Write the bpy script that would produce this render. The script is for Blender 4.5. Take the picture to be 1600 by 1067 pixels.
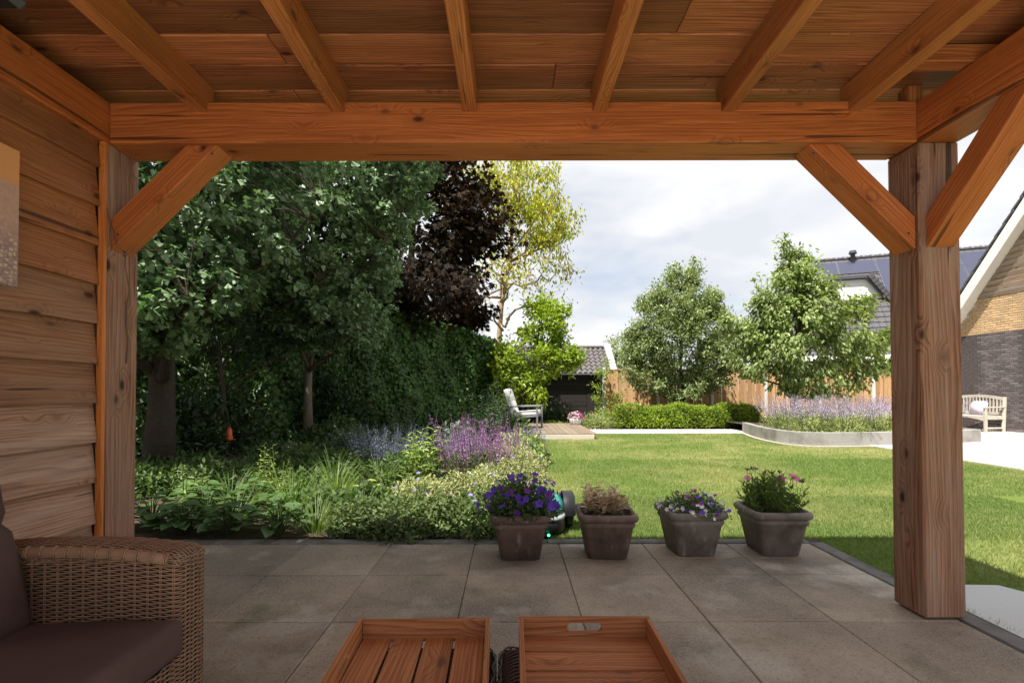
import bpy, bmesh, math, random
import numpy as np
from mathutils import Vector, Matrix
rad = math.radians
SC = bpy.context.scene
COL = SC.collection
for o in list(bpy.data.objects):
    bpy.data.objects.remove(o)
RNG = np.random.default_rng(7)
random.seed(7)

# ------------------------------------------------------------------ camera
CAMH = 1.10
F_PX = 775.0
cam_d = bpy.data.cameras.new('camera')
cam = bpy.data.objects.new('camera', cam_d)
COL.objects.link(cam)
cam.location = (0.0, 0.0, CAMH)
TILT = 1.0
cam.rotation_euler = (rad(90 + TILT), rad(0.1), 0.0)
cam_d.sensor_width = 36.0
cam_d.lens = F_PX / 1600 * 36
cam_d.shift_x = 3 / 1600
cam_d.shift_y = (76.5 - F_PX * math.tan(rad(TILT))) / 1600
cam_d.clip_start = 0.02
cam_d.clip_end = 2000
SC.camera = cam

# ------------------------------------------------------------------ world, sun, exposure
SUN_DIR = Vector((-0.78, -1.12, 2.75)).normalized()      # towards the sun
el = math.asin(SUN_DIR.z)
az = math.atan2(SUN_DIR.x, SUN_DIR.y)
world = bpy.data.worlds.new('World')
SC.world = world
world.use_nodes = True
nt = world.node_tree
nt.nodes.clear()
def wn(t, **k):
    n = nt.nodes.new(t)
    for a, b in k.items():
        setattr(n, a, b)
    return n
w_out = wn('ShaderNodeOutputWorld')
w_bg = wn('ShaderNodeBackground')
w_bg.inputs['Strength'].default_value = 1.0
sky = wn('ShaderNodeTexSky', sky_type='NISHITA', sun_disc=False, sun_elevation=el, sun_rotation=az)
sky.air_density = 1.0
sky.dust_density = 2.0
w_sc = wn('ShaderNodeVectorMath', operation='SCALE')
w_sc.inputs['Scale'].default_value = 0.07
nt.links.new(sky.outputs[0], w_sc.inputs[0])
tc = wn('ShaderNodeTexCoord')
sep = wn('ShaderNodeSeparateXYZ')
nt.links.new(tc.outputs['Generated'], sep.inputs[0])
mz = wn('ShaderNodeMath', operation='MAXIMUM'); mz.inputs[1].default_value = 0.0
nt.links.new(sep.outputs['Z'], mz.inputs[0])
az_ = wn('ShaderNodeMath', operation='ADD'); az_.inputs[1].default_value = 0.35
nt.links.new(mz.outputs[0], az_.inputs[0])
dv = wn('ShaderNodeVectorMath', operation='DIVIDE')
nt.links.new(tc.outputs['Generated'], dv.inputs[0])
cmb = wn('ShaderNodeCombineXYZ')
for i in range(3):
    nt.links.new(az_.outputs[0], cmb.inputs[i])
nt.links.new(cmb.outputs[0], dv.inputs[1])
def cloud_noise(scale, loc, detail=6.0, rough=0.5):
    mp = wn('ShaderNodeMapping')
    mp.inputs['Location'].default_value = loc
    mp.inputs['Scale'].default_value = (1.0, 1.0, 2.2)
    nt.links.new(dv.outputs[0], mp.inputs['Vector'])
    n = wn('ShaderNodeTexNoise')
    n.inputs['Scale'].default_value = scale
    n.inputs['Detail'].default_value = detail
    n.inputs['Roughness'].default_value = rough
    n.inputs['Distortion'].default_value = 0.25
    nt.links.new(mp.outputs[0], n.inputs['Vector'])
    return n
n1 = cloud_noise(1.5, (3.1, 0.7, 1.9), 7, 0.52)
n2 = cloud_noise(2.6, (8.3, 2.2, 4.0), 6, 0.5)
rp = wn('ShaderNodeValToRGB')
rp.color_ramp.elements[0].position = 0.31; rp.color_ramp.elements[0].color = (0.58, 0.58, 0.58, 1)
rp.color_ramp.elements[1].position = 0.47; rp.color_ramp.elements[1].color = (1, 1, 1, 1)
nt.links.new(n1.outputs['Fac'], rp.inputs[0])
rc = wn('ShaderNodeValToRGB')
rc.color_ramp.elements[0].position = 0.36; rc.color_ramp.elements[0].color = (0.335, 0.347, 0.372, 1)
rc.color_ramp.elements[1].position = 0.62; rc.color_ramp.elements[1].color = (0.43, 0.43, 0.43, 1)
nt.links.new(n2.outputs['Fac'], rc.inputs[0])
mixw = wn('ShaderNodeMixRGB')
nt.links.new(rp.outputs[0], mixw.inputs[0])
nt.links.new(w_sc.outputs[0], mixw.inputs[1])
nt.links.new(rc.outputs[0], mixw.inputs[2])
nt.links.new(mixw.outputs[0], w_bg.inputs['Color'])
nt.links.new(w_bg.outputs[0], w_out.inputs['Surface'])

sun_l = bpy.data.lights.new('sun', 'SUN')
sun_l.energy = 4.3
sun_l.angle = rad(0.7)
sun_l.color = (1.0, 0.95, 0.86)
sun = bpy.data.objects.new('sun', sun_l)
COL.objects.link(sun)
sun.rotation_euler = SUN_DIR.to_track_quat('Z', 'Y').to_euler()
sun.location = (-6, -9, 22)

SC.view_settings.view_transform = 'Standard'
SC.view_settings.look = 'None'
SC.view_settings.exposure = 1.3
SC.view_settings.gamma = 1.0
SC.view_settings.use_curve_mapping = False
SC.render.engine = 'CYCLES'
SC.cycles.use_denoising = True
SC.cycles.max_bounces = 10
SC.cycles.diffuse_bounces = 6
SC.cycles.transmission_bounces = 6
SC.cycles.transparent_max_bounces = 8
SC.cycles.sample_clamp_indirect = 6.0
try:
    SC.cycles.denoiser = 'OPENIMAGEDENOISE'
except Exception:
    pass

# ------------------------------------------------------------------ helpers
def G(px, py, z=0.0):
    """ground (height z) point under a pixel of the 1600x1067 photograph"""
    d = (CAMH - z) * F_PX / (py - 610.0)
    return ((px - 797.0) / F_PX * d, d)

def wm(o):
    m = o.matrix_basis.copy()
    if o.parent:
        m = wm(o.parent) @ o.matrix_parent_inverse @ m
    return m

def attach(o, parent, keep=True):
    if parent is None:
        return o
    o.parent = parent
    o.matrix_parent_inverse = wm(parent).inverted() if keep else Matrix.Identity(4)
    return o

def tag(o, label, cat, group=None, kind=None):
    if label: o['label'] = label
    if cat: o['category'] = cat
    if group: o['group'] = group
    if kind: o['kind'] = kind
    return o

def thing(name, label, cat, loc=(0, 0, 0), rz=0.0, group=None):
    o = bpy.data.objects.new(name, None)
    o.empty_display_size = 0.1
    COL.objects.link(o)
    o.location = loc
    o.rotation_euler = (0, 0, rz)
    return tag(o, label, cat, group)

def copy_tree(o, parent=None):
    c = o.copy()
    COL.objects.link(c)
    if parent:
        c.parent = parent
        c.matrix_parent_inverse = o.matrix_parent_inverse.copy()
    for ch in list(o.children):
        copy_tree(ch, c)
    return c

def link(name, me, mat=None, parent=None, keep=True):
    o = bpy.data.objects.new(name, me)
    COL.objects.link(o)
    if mat is not None and len(me.materials) == 0:
        me.materials.append(mat)
    return attach(o, parent, keep)

class Soup:
    """collects geometry, built as ONE mesh"""
    def __init__(s):
        s.V = []; s.L = []; s.T = []; s.M = []; s.n = 0; s.S = []
    def add(s, verts, faces, mi=0, smooth=False):
        verts = np.asarray(verts, float)
        for f in faces:
            s.L.append(np.asarray(f, np.int64) + s.n)
        s.T.append(np.array([len(f) for f in faces], np.int64))
        s.M.append(np.full(len(faces), mi, np.int64))
        s.S.append(np.full(len(faces), smooth, bool))
        s.V.append(verts); s.n += len(verts)
        return s
    def place(s, tpl, pos, xd, nr, sc, mi=0, smooth=False):
        tv, tf = tpl
        tv = np.asarray(tv, float)
        pos = np.asarray(pos, float); N = len(pos)
        if N == 0: return s
        xd = np.asarray(xd, float); nr = np.asarray(nr, float)
        sc = np.broadcast_to(np.asarray(sc, float), (N,))
        xd = xd / (np.linalg.norm(xd, axis=1, keepdims=True) + 1e-9)
        nr = nr - xd * np.sum(nr * xd, 1, keepdims=True)
        ln = np.linalg.norm(nr, axis=1, keepdims=True)
        alt = np.cross(xd, np.array([0.31, 0.77, 0.55]))
        nr = np.where(ln < 1e-4, alt, nr)
        nr = nr / (np.linalg.norm(nr, axis=1, keepdims=True) + 1e-9)
        yd = np.cross(nr, xd)
        v = (pos[:, None, :] + sc[:, None, None] * (tv[None, :, 0, None] * xd[:, None, :]
             + tv[None, :, 1, None] * yd[:, None, :] + tv[None, :, 2, None] * nr[:, None, :]))
        m = len(tv)
        fl = np.concatenate([np.asarray(f, np.int64) for f in tf])
        tt = np.array([len(f) for f in tf], np.int64)
        L = (np.arange(N)[:, None] * m + fl[None, :]).ravel() + s.n
        s.V.append(v.reshape(-1, 3)); s.L.append(L)
        s.T.append(np.tile(tt, N)); s.M.append(np.full(N * len(tt), mi, np.int64))
        s.S.append(np.full(N * len(tt), smooth, bool))
        s.n += N * m
        return s
    def box(s, c, size, R=None, mi=0, b=0.0):
        v, f = chbox(size, b)
        v = np.array(v)
        if R is not None:
            v = v @ np.array(R.to_3x3() if hasattr(R, 'to_3x3') else R).T
        return s.add(v + np.array(c), f, mi)
    def bar(s, p0, p1, w, h, mi=0, b=0.0, up=(0, 0, 1)):
        p0 = Vector(p0); p1 = Vector(p1)
        R, L = frame_of(p0, p1, up)
        return s.box((p0 + p1) / 2, (L, w, h), R, mi, b)
    def tube(s, pts, radii, k=6, mi=0, cap=True, smooth=True, flat=1.0):
        pts = np.asarray(pts, float)
        n = len(pts)
        radii = np.broadcast_to(np.asarray(radii, float), (n,))
        t = np.gradient(pts, axis=0)
        t /= np.linalg.norm(t, axis=1, keepdims=True) + 1e-9
        ref = np.array([0, 0, 1.0]) if abs(t[0][2]) < 0.9 else np.array([1.0, 0, 0])
        a = np.cross(t, ref); a /= np.linalg.norm(a, axis=1, keepdims=True) + 1e-9
        b = np.cross(t, a)
        th = np.arange(k) / k * 2 * np.pi
        v = pts[:, None] + radii[:, None, None] * (np.cos(th)[None, :, None] * a[:, None] + flat * np.sin(th)[None, :, None] * b[:, None])
        f = []
        for i in range(n - 1):
            for j in range(k):
                j2 = (j + 1) % k
                f.append((i * k + j, i * k + j2, (i + 1) * k + j2, (i + 1) * k + j))
        if cap:
            f.append(tuple(range(k - 1, -1, -1))); f.append(tuple((n - 1) * k + j for j in range(k)))
        return s.add(v.reshape(-1, 3), f, mi, smooth)
    def loft(s, rings, mi=0, closed=True, cap0=False, cap1=False, smooth=True):
        k = len(rings[0]); f = []
        for i in range(len(rings) - 1):
            for j in range(k if closed else k - 1):
                j2 = (j + 1) % k
                f.append((i * k + j, i * k + j2, (i + 1) * k + j2, (i + 1) * k + j))
        if cap0: f.append(tuple(range(k - 1, -1, -1)))
        if cap1: f.append(tuple((len(rings) - 1) * k + j for j in range(k)))
        return s.add(np.array(rings).reshape(-1, 3), f, mi, smooth)
    def mesh(s, name, mats):
        me = bpy.data.meshes.new(name)
        V = np.concatenate(s.V); L = np.concatenate([np.ravel(x) for x in s.L]); T = np.concatenate(s.T)
        me.vertices.add(len(V)); me.vertices.foreach_set('co', V.astype(np.float32).ravel())
        me.loops.add(len(L)); me.loops.foreach_set('vertex_index', L.astype(np.int32))
        me.polygons.add(len(T))
        st = np.concatenate([[0], np.cumsum(T)[:-1]])
        me.polygons.foreach_set('loop_start', st.astype(np.int32))
        try: me.polygons.foreach_set('loop_total', T.astype(np.int32))
        except Exception: pass
        me.polygons.foreach_set('material_index', np.concatenate(s.M).astype(np.int32))
        me.polygons.foreach_set('use_smooth', np.concatenate(s.S))
        for m in (mats if isinstance(mats, (list, tuple)) else [mats]):
            me.materials.append(m)
        me.update(calc_edges=True)
        return me
    def build(s, name, mats, parent=None, keep=True):
        return link(name, s.mesh(name, mats), None, parent, keep)

def chbox(size, b=0.0):
    x, y, z = size[0] / 2, size[1] / 2, size[2] / 2
    if b <= 0:
        v = [(-x, -y, -z), (x, -y, -z), (x, y, -z), (-x, y, -z), (-x, -y, z), (x, -y, z), (x, y, z), (-x, y, z)]
        return v, [(0, 3, 2, 1), (4, 5, 6, 7), (0, 1, 5, 4), (1, 2, 6, 5), (2, 3, 7, 6), (3, 0, 4, 7)]
    b = min(b, 0.45 * min(size))
    V = {}; v = []
    for sx in (-1, 1):
        for sy in (-1, 1):
            for sz in (-1, 1):
                for ax in range(3):
                    p = [sx * (x - b), sy * (y - b), sz * (z - b)]
                    p[ax] = (sx * x, sy * y, sz * z)[ax]
                    V[(sx, sy, sz, ax)] = len(v); v.append(tuple(p))
    f = []
    def q(ids):
        pts = [Vector(v[i]) for i in ids]
        c = sum(pts, Vector()) / len(pts)
        nrm = (pts[1] - pts[0]).cross(pts[2] - pts[0])
        f.append(tuple(ids) if nrm.dot(c) > 0 else tuple(reversed(ids)))
    for ax in range(3):
        o1, o2 = [a for a in range(3) if a != ax]
        for s_ in (-1, 1):
            ids = []
            for a, b2 in ((-1, -1), (1, -1), (1, 1), (-1, 1)):
                k = [0, 0, 0]; k[ax] = s_; k[o1] = a; k[o2] = b2
                ids.append(V[(*k, ax)])
            q(ids)
    for ax in range(3):
        o1, o2 = [a for a in range(3) if a != ax]
        for a in (-1, 1):
            for b2 in (-1, 1):
                k1 = [0, 0, 0]; k1[o1] = a; k1[o2] = b2; k1[ax] = -1
                k2 = list(k1); k2[ax] = 1
                q([V[(*k1, o1)], V[(*k2, o1)], V[(*k2, o2)], V[(*k1, o2)]])
    for sx in (-1, 1):
        for sy in (-1, 1):
            for sz in (-1, 1):
                q([V[(sx, sy, sz, 0)], V[(sx, sy, sz, 1)], V[(sx, sy, sz, 2)]])
    return v, f

def frame_of(p0, p1, up=(0, 0, 1)):
    x = (p1 - p0); L = x.length; x = x.normalized()
    u = Vector(up)
    if abs(x.dot(u)) > 0.98: u = Vector((0, 1, 0))
    y = u.cross(x).normalized(); z = x.cross(y)
    return Matrix((x, y, z)).transposed(), L

def timber(name, p0, p1, w, h, mat, parent=None, b=0.004, up=(0, 0, 1), roll=0.0):
    """one squared piece of wood: grain runs along its own X"""
    p0 = Vector(p0); p1 = Vector(p1)
    R, L = frame_of(p0, p1, up)
    v, f = chbox((L, w, h), b)
    o = Soup().add(v, f).build(name, mat)
    o.matrix_basis = Matrix.Translation((p0 + p1) / 2) @ R.to_4x4() @ Matrix.Rotation(roll, 4, 'X')
    return attach(o, parent)

def sheet(name, poly, z, mat, parent=None):
    bm = bmesh.new()
    vs = [bm.verts.new((x, y, z)) for x, y in poly]
    bm.faces.new(vs)
    bmesh.ops.triangulate(bm, faces=bm.faces[:])
    bmesh.ops.recalc_face_normals(bm, faces=bm.faces[:])
    for f_ in bm.faces:
        if f_.normal.z < 0: f_.normal_flip()
    me = bpy.data.meshes.new(name); bm.to_mesh(me); bm.free()
    return link(name, me, mat, parent)

def inside(poly, P):
    """points P (N,2) inside polygon"""
    x, y = P[:, 0], P[:, 1]
    r = np.zeros(len(P), bool)
    n = len(poly)
    for i in range(n):
        x1, y1 = poly[i]; x2, y2 = poly[(i + 1) % n]
        c = ((y1 > y) != (y2 > y)) & (x < (x2 - x1) * (y - y1) / (y2 - y1 + 1e-12) + x1)
        r ^= c
    return r

# ------------------------------------------------------------------ materials
def newmat(name):
    m = bpy.data.materials.new(name); m.use_nodes = True
    t = m.node_tree; t.nodes.clear()
    out = t.nodes.new('ShaderNodeOutputMaterial')
    return m, t, out
def nd(t, typ, ins=None, **k):
    n = t.nodes.new(typ)
    for a, b in k.items(): setattr(n, a, b)
    for a, b in (ins or {}).items():
        if hasattr(b, 'is_output'): t.links.new(b, n.inputs[a])
        else: n.inputs[a].default_value = b
    return n
def c4(c): return (c[0], c[1], c[2], 1.0)
def mixc(t, fac, a, b, mode='MIX'):
    n = t.nodes.new('ShaderNodeMixRGB'); n.blend_type = mode
    for i, s in enumerate((fac, a, b)):
        if hasattr(s, 'is_output'): t.links.new(s, n.inputs[i])
        else: n.inputs[i].default_value = (s if i == 0 else c4(s))
    return n.outputs[0]
def math_(t, op, a, b=0.0, clamp=False):
    n = t.nodes.new('ShaderNodeMath'); n.operation = op; n.use_clamp = clamp
    for i, s in enumerate((a, b)):
        if hasattr(s, 'is_output'): t.links.new(s, n.inputs[i])
        else: n.inputs[i].default_value = s
    return n.outputs[0]
def ramp(t, fac, stops):
    n = t.nodes.new('ShaderNodeValToRGB')
    e = n.color_ramp.elements
    while len(e) < len(stops): e.new(0.5)
    for i, (p, c) in enumerate(stops):
        e[i].position = p
        e[i].color = c4(c) if not isinstance(c, (int, float)) else (c, c, c, 1)
    t.links.new(fac, n.inputs[0])
    return n.outputs[0]
def coords(t, kind='Object', rand=True, scale=(1, 1, 1)):
    tc = nd(t, 'ShaderNodeTexCoord')
    v = tc.outputs[kind]
    if kind == 'World':
        pass
    if rand:
        oi = nd(t, 'ShaderNodeObjectInfo')
        sc = nd(t, 'ShaderNodeVectorMath', {0: (37.1, 51.7, 23.3)}, operation='SCALE')
        t.links.new(oi.outputs['Random'], sc.inputs['Scale'])
        v = nd(t, 'ShaderNodeVectorMath', {0: v, 1: sc.outputs[0]}, operation='ADD').outputs[0]
    if scale != (1, 1, 1):
        v = nd(t, 'ShaderNodeVectorMath', {0: v, 1: scale}, operation='MULTIPLY').outputs[0]
    return v
def noise(t, v, scale, detail=4.0, rough=0.55, dist=0.0):
    n = nd(t, 'ShaderNodeTexNoise', {'Vector': v, 'Scale': scale, 'Detail': detail, 'Roughness': rough, 'Distortion': dist})
    return n.outputs['Fac']
def worldpos(t):
    return nd(t, 'ShaderNodeNewGeometry').outputs['Position']
def finish(t, out, col, rough, bump=None, bs=0.3, bd=0.004, spec=0.4, metal=0.0, coat=0.0):
    p = nd(t, 'ShaderNodeBsdfPrincipled')
    for k, s in (('Base Color', col), ('Roughness', rough)):
        if hasattr(s, 'is_output'): t.links.new(s, p.inputs[k])
        else: p.inputs[k].default_value = c4(s) if k == 'Base Color' else s
    p.inputs['Specular IOR Level'].default_value = spec
    p.inputs['Metallic'].default_value = metal
    p.inputs['Coat Weight'].default_value = coat
    if bump is not None:
        b = nd(t, 'ShaderNodeBump', {'Height': bump, 'Strength': bs, 'Distance': bd})
        t.links.new(b.outputs[0], p.inputs['Normal'])
    t.links.new(p.outputs[0], out.inputs['Surface'])
    return p

def plain(name, col, rough=0.6, var=0.15, scale=9, bs=0.15, bscale=60, spec=0.4, metal=0.0, rand=True, coat=0.0, dirt=None, bd=0.003, tone=0.0):
    m, t, out = newmat(name)
    v = coords(t, rand=rand)
    n = noise(t, v, scale, 5)
    c = mixc(t, n, [x * (1 - var) for x in col], [min(1, x * (1 + var)) for x in col])
    if dirt:
        d = ramp(t, noise(t, v, dirt[1], 6, 0.65), [(dirt[2], 0.0), (dirt[3], 1.0)])
        c = mixc(t, d, c, dirt[0])
    if tone:
        c = nd(t, 'ShaderNodeHueSaturation', {'Hue': 0.5, 'Saturation': 1.0, 'Fac': 1.0, 'Color': c, 'Value': math_(t, 'ADD', math_(t, 'MULTIPLY', nd(t, 'ShaderNodeObjectInfo').outputs['Random'], tone * 2), 1.0 - tone)}).outputs[0]
    b = noise(t, v, bscale, 3)
    finish(t, out, c, rough, b, bs, bd, spec, metal, coat)
    return m

def wood(name, light, dark, rough=0.6, ring=11.0, weather=None, wamt=0.0, crack=0.285, grain=1.0, knots=0.75, bs=0.35, spec=0.35, tone=0.22, green=0.0):
    m, t, out = newmat(name)
    v = coords(t)
    oi = nd(t, 'ShaderNodeObjectInfo').outputs['Random']
    # knots: stretched cells, only those whose centre lies near the surface show
    kv = nd(t, 'ShaderNodeVectorMath', {0: v, 1: (3.6, 7.0, 7.0)}, operation='MULTIPLY').outputs[0]
    vor = nd(t, 'ShaderNodeTexVoronoi', {'Vector': kv, 'Scale': 1.0, 'Randomness': 1.0}).outputs['Distance']
    knot = ramp(t, vor, [(0.06, 1.0), (0.13, 0.0)])
    halo = ramp(t, vor, [(0.04, 1.0), (0.36, 0.0)])
    # rings around a wandering pith
    wv = nd(t, 'ShaderNodeVectorMath', {0: v, 1: (0.40, 3.6, 3.6)}, operation='MULTIPLY').outputs[0]
    wob = noise(t, wv, 1.0, 3, 0.5)
    wob2 = math_(t, 'MULTIPLY', wob, 0.19)
    hal2 = math_(t, 'MULTIPLY', halo, 0.045)
    sx = nd(t, 'ShaderNodeSeparateXYZ', {0: v})
    r2 = math_(t, 'ADD', math_(t, 'ADD', sx.outputs['Y'], math_(t, 'MULTIPLY', sx.outputs['Z'], 0.8)), math_(t, 'ADD', wob2, hal2))
    saw = math_(t, 'FRACT', math_(t, 'MULTIPLY', r2, ring * 11.0))
    ringv = ramp(t, saw, [(0.0, 0.15), (0.55, 0.45), (0.88, 1.0), (1.0, 0.15)])
    fv = nd(t, 'ShaderNodeVectorMath', {0: v, 1: (2.6, 110.0, 110.0)}, operation='MULTIPLY').outputs[0]
    fib = ramp(t, noise(t, fv, 1.0, 5, 0.7), [(0.30, 0.0), (0.70, 1.0)])
    cv = nd(t, 'ShaderNodeVectorMath', {0: v, 1: (0.9, 7.0, 7.0)}, operation='MULTIPLY').outputs[0]
    blot = noise(t, cv, 1.0, 4, 0.6)
    g = math_(t, 'ADD', math_(t, 'MULTIPLY', ringv, 0.36 * grain), math_(t, 'ADD', math_(t, 'MULTIPLY', fib, 0.46), math_(t, 'MULTIPLY', blot, 0.55)))
    g = ramp(t, g, [(0.40, 0.0), (0.88, 1.0)])
    c = mixc(t, g, light, dark)
    if green:
        c = mixc(t, math_(t, 'MULTIPLY', ramp(t, noise(t, cv, 0.7, 3), [(0.45, 0.0), (0.7, 1.0)]), green), c, (0.16, 0.13, 0.03))
    if weather is not None:
        wn_ = ramp(t, noise(t, nd(t, 'ShaderNodeVectorMath', {0: v, 1: (1.2, 14.0, 14.0)}, operation='MULTIPLY').outputs[0], 1.0, 5, 0.65), [(0.35, 0.0), (0.68, 1.0)])
        c = mixc(t, math_(t, 'MULTIPLY', wn_, wamt), c, weather)
    c = mixc(t, math_(t, 'MULTIPLY', halo, 0.35 * knots), c, [x * 0.62 for x in dark])
    c = mixc(t, math_(t, 'MULTIPLY', knot, knots), c, [x * 0.25 for x in dark])
    # drying cracks
    kv2 = nd(t, 'ShaderNodeVectorMath', {0: v, 1: (0.9, 26.0, 26.0)}, operation='MULTIPLY').outputs[0]
    cr = ramp(t, noise(t, kv2, 1.0, 2, 0.4), [(crack - 0.014, 1.0), (crack, 0.0)])
    c = mixc(t, math_(t, 'MULTIPLY', cr, 0.75), c, [x * 0.12 for x in dark])
    tn = nd(t, 'ShaderNodeHueSaturation', {'Hue': 0.5, 'Saturation': 1.0, 'Fac': 1.0, 'Color': c,
            'Value': math_(t, 'ADD', math_(t, 'MULTIPLY', oi, tone * 2), 1.0 - tone)}).outputs[0]
    h = math_(t, 'SUBTRACT', math_(t, 'ADD', math_(t, 'MULTIPLY', fib, 0.6), math_(t, 'MULTIPLY', ringv, -0.35)), math_(t, 'MULTIPLY', cr, 1.2))
    finish(t, out, tn, rough, h, bs, 0.004, spec)
    return m

def leafmat(name, c1, c2, trans=0.35, rough=0.5, spec=0.35, tcol=None, c3=None):
    m, t, out = newmat(name)
    ge = nd(t, 'ShaderNodeNewGeometry')
    r = ge.outputs['Random Per Island']
    oi = nd(t, 'ShaderNodeObjectInfo').outputs['Random']
    stops = [(0.0, c1), (1.0, c2)] if c3 is None else [(0.0, c1), (0.7, c2), (1.0, c3)]
    c = ramp(t, r, stops)
    big = noise(t, ge.outputs['Position'], 1.3, 2)
    c = mixc(t, 1.0, c, ramp(t, big, [(0.3, 0.75), (0.7, 1.25)]), 'MULTIPLY')
    p = nd(t, 'ShaderNodeBsdfPrincipled', {'Base Color': c, 'Roughness': rough, 'Specular IOR Level': spec})
    tc_ = mixc(t, 1.0, c, tcol or (1.5, 1.6, 0.7), 'MULTIPLY')
    tr = nd(t, 'ShaderNodeBsdfTranslucent', {'Color': tc_})
    mx = nd(t, 'ShaderNodeMixShader', {0: trans, 1: p.outputs[0], 2: tr.outputs[0]})
    t.links.new(mx.outputs[0], out.inputs['Surface'])
    return m

M = {}
M['beam'] = wood('beam_wood', (0.58, 0.185, 0.048), (0.31, 0.080, 0.018), 0.55, 7, tone=0.08, knots=1.0, crack=0.335)
M['rafter'] = wood('rafter_wood', (0.52, 0.190, 0.054), (0.24, 0.073, 0.018), 0.6, 9, tone=0.14, green=0.25)
M['ceil'] = wood('ceiling_wood', (0.54, 0.205, 0.072), (0.21, 0.064, 0.020), 0.6, 6, tone=0.48, green=0.22, knots=0.9)
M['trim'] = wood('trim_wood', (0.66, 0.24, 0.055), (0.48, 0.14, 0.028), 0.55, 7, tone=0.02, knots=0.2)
M['post'] = wood('post_wood', (0.43, 0.205, 0.110), (0.150, 0.055, 0.025), 0.75, 5.5, weather=(0.46, 0.32, 0.235), wamt=0.6, tone=0.05, bs=0.8, grain=1.5, crack=0.315, knots=1.0)
M['sidingw'] = wood('siding_wood', (0.42, 0.170, 0.060), (0.23, 0.080, 0.026), 0.65, 8, tone=0.16, knots=0.9, bs=0.5)
M['sidingm'] = wood('siding_half_weathered', (0.40, 0.185, 0.085), (0.17, 0.068, 0.028), 0.72, 8, weather=(0.42, 0.26, 0.17), wamt=0.5, tone=0.14, knots=1.0, bs=0.6, crack=0.30)
M['sidingg'] = wood('siding_weathered', (0.50, 0.285, 0.180), (0.20, 0.090, 0.050), 0.8, 8, crack=0.30, weather=(0.56, 0.42, 0.33), wamt=0.6, tone=0.12, knots=0.9, bs=0.7)
M['tray'] = wood('tray_wood', (0.52, 0.225, 0.090), (0.27, 0.090, 0.030), 0.72, 7, tone=0.13, knots=0.55)
M['fence'] = wood('fence_wood', (0.56, 0.36, 0.19), (0.38, 0.21, 0.095), 0.75, 6, tone=0.28, knots=0.5)
M['deck'] = wood('deck_wood', (0.24, 0.19, 0.14), (0.16, 0.12, 0.085), 0.8, 6, tone=0.15, knots=0.2)
M['black_wood'] = wood('black_stained_wood', (0.035, 0.028, 0.024), (0.016, 0.013, 0.012), 0.7, 6, tone=0.25, knots=0.2)
M['bench'] = wood('silvered_teak', (0.54, 0.50, 0.44), (0.40, 0.36, 0.30), 0.8, 6, tone=0.1, knots=0.1)
M['clad'] = wood('gable_cladding', (0.42, 0.30, 0.21), (0.20, 0.12, 0.075), 0.8, 6, weather=(0.36, 0.33, 0.29), wamt=0.7, tone=0.15)
M['white_paint'] = plain('white_paint', (0.78, 0.77, 0.74), 0.45, 0.04, 4, 0.05)
M['concrete'] = plain('concrete', (0.30, 0.29, 0.275), 0.85, 0.22, 5, 0.3, 90, dirt=((0.14, 0.13, 0.12), 2.5, 0.45, 0.7))
M['strip'] = plain('sandy_edge', (0.40, 0.36, 0.28), 0.9, 0.2, 8, 0.3, 90, rand=False)
M['post_concrete'] = plain('pale_concrete', (0.60, 0.59, 0.57), 0.85, 0.10, 6, 0.25, 90)
M['rear'] = plain('pale_bounce_floor', (0.62, 0.58, 0.53), 0.85, 0.08, 2, 0.2, 70, rand=False)  # for the added floor, kept pale to reflect light under the roof
M['terrace'] = plain('pale_paving', (0.45, 0.425, 0.395), 0.85, 0.08, 2, 0.2, 70)
M['pad'] = plain('pale_granite', (0.52, 0.52, 0.52), 0.8, 0.30, 160, 0.3, 200, rand=False)
M['kerb'] = plain('kerb_concrete', (0.150, 0.140, 0.135), 0.85, 0.3, 12, 0.4, 120, dirt=((0.075, 0.066, 0.045), 5, 0.42, 0.64))
M['soil'] = plain('soil', (0.060, 0.042, 0.028), 0.95, 0.4, 20, 0.8, 45, rand=False, bd=0.02)
M['joint'] = plain('joint_sand', (0.150, 0.122, 0.085), 0.95, 0.5, 12, 0.5, 90, rand=False, dirt=((0.055, 0.065, 0.022), 3.0, 0.5, 0.62))
M['ground'] = plain('rough_grass_ground', (0.075, 0.085, 0.035), 0.95, 0.35, 1.2, 0.5, 30, rand=False)
M['rattan'] = plain('rattan', (0.275, 0.160, 0.098), 0.42, 0.35, 30, 0.1, 120, spec=0.5)
M['rattan_d'] = plain('rattan_dark', (0.085, 0.058, 0.048), 0.45, 0.35, 30, 0.1, 120, spec=0.5)
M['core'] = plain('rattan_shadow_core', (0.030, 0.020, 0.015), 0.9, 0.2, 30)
M['cush'] = plain('cushion_fabric', (0.090, 0.055, 0.050), 0.9, 0.22, 6, 0.35, 600, spec=0.2, bd=0.001)
M['pot'] = plain('weathered_planter', (0.165, 0.105, 0.082), 0.6, 0.3, 7, 0.4, 60, dirt=((0.060, 0.040, 0.030), 6, 0.40, 0.66))
M['potlight'] = plain('planter_pale', (0.215, 0.175, 0.150), 0.62, 0.3, 8, 0.4, 60, dirt=((0.075, 0.055, 0.042), 5, 0.42, 0.68))
M['alu'] = plain('grey_aluminium', (0.20, 0.205, 0.22), 0.4, 0.05, 6, 0.02, metal=0.3)
M['white_fabric'] = plain('white_fabric', (0.72, 0.71, 0.71), 0.9, 0.05, 6, 0.2, 300)
M['tile'] = plain('dark_roof_tile', (0.078, 0.073, 0.083), 0.42, 0.25, 3, 0.15, 40, spec=0.5)
M['tile2'] = plain('grey_roof_tile', (0.125, 0.112, 0.118), 0.5, 0.25, 3, 0.15, 40)
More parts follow.
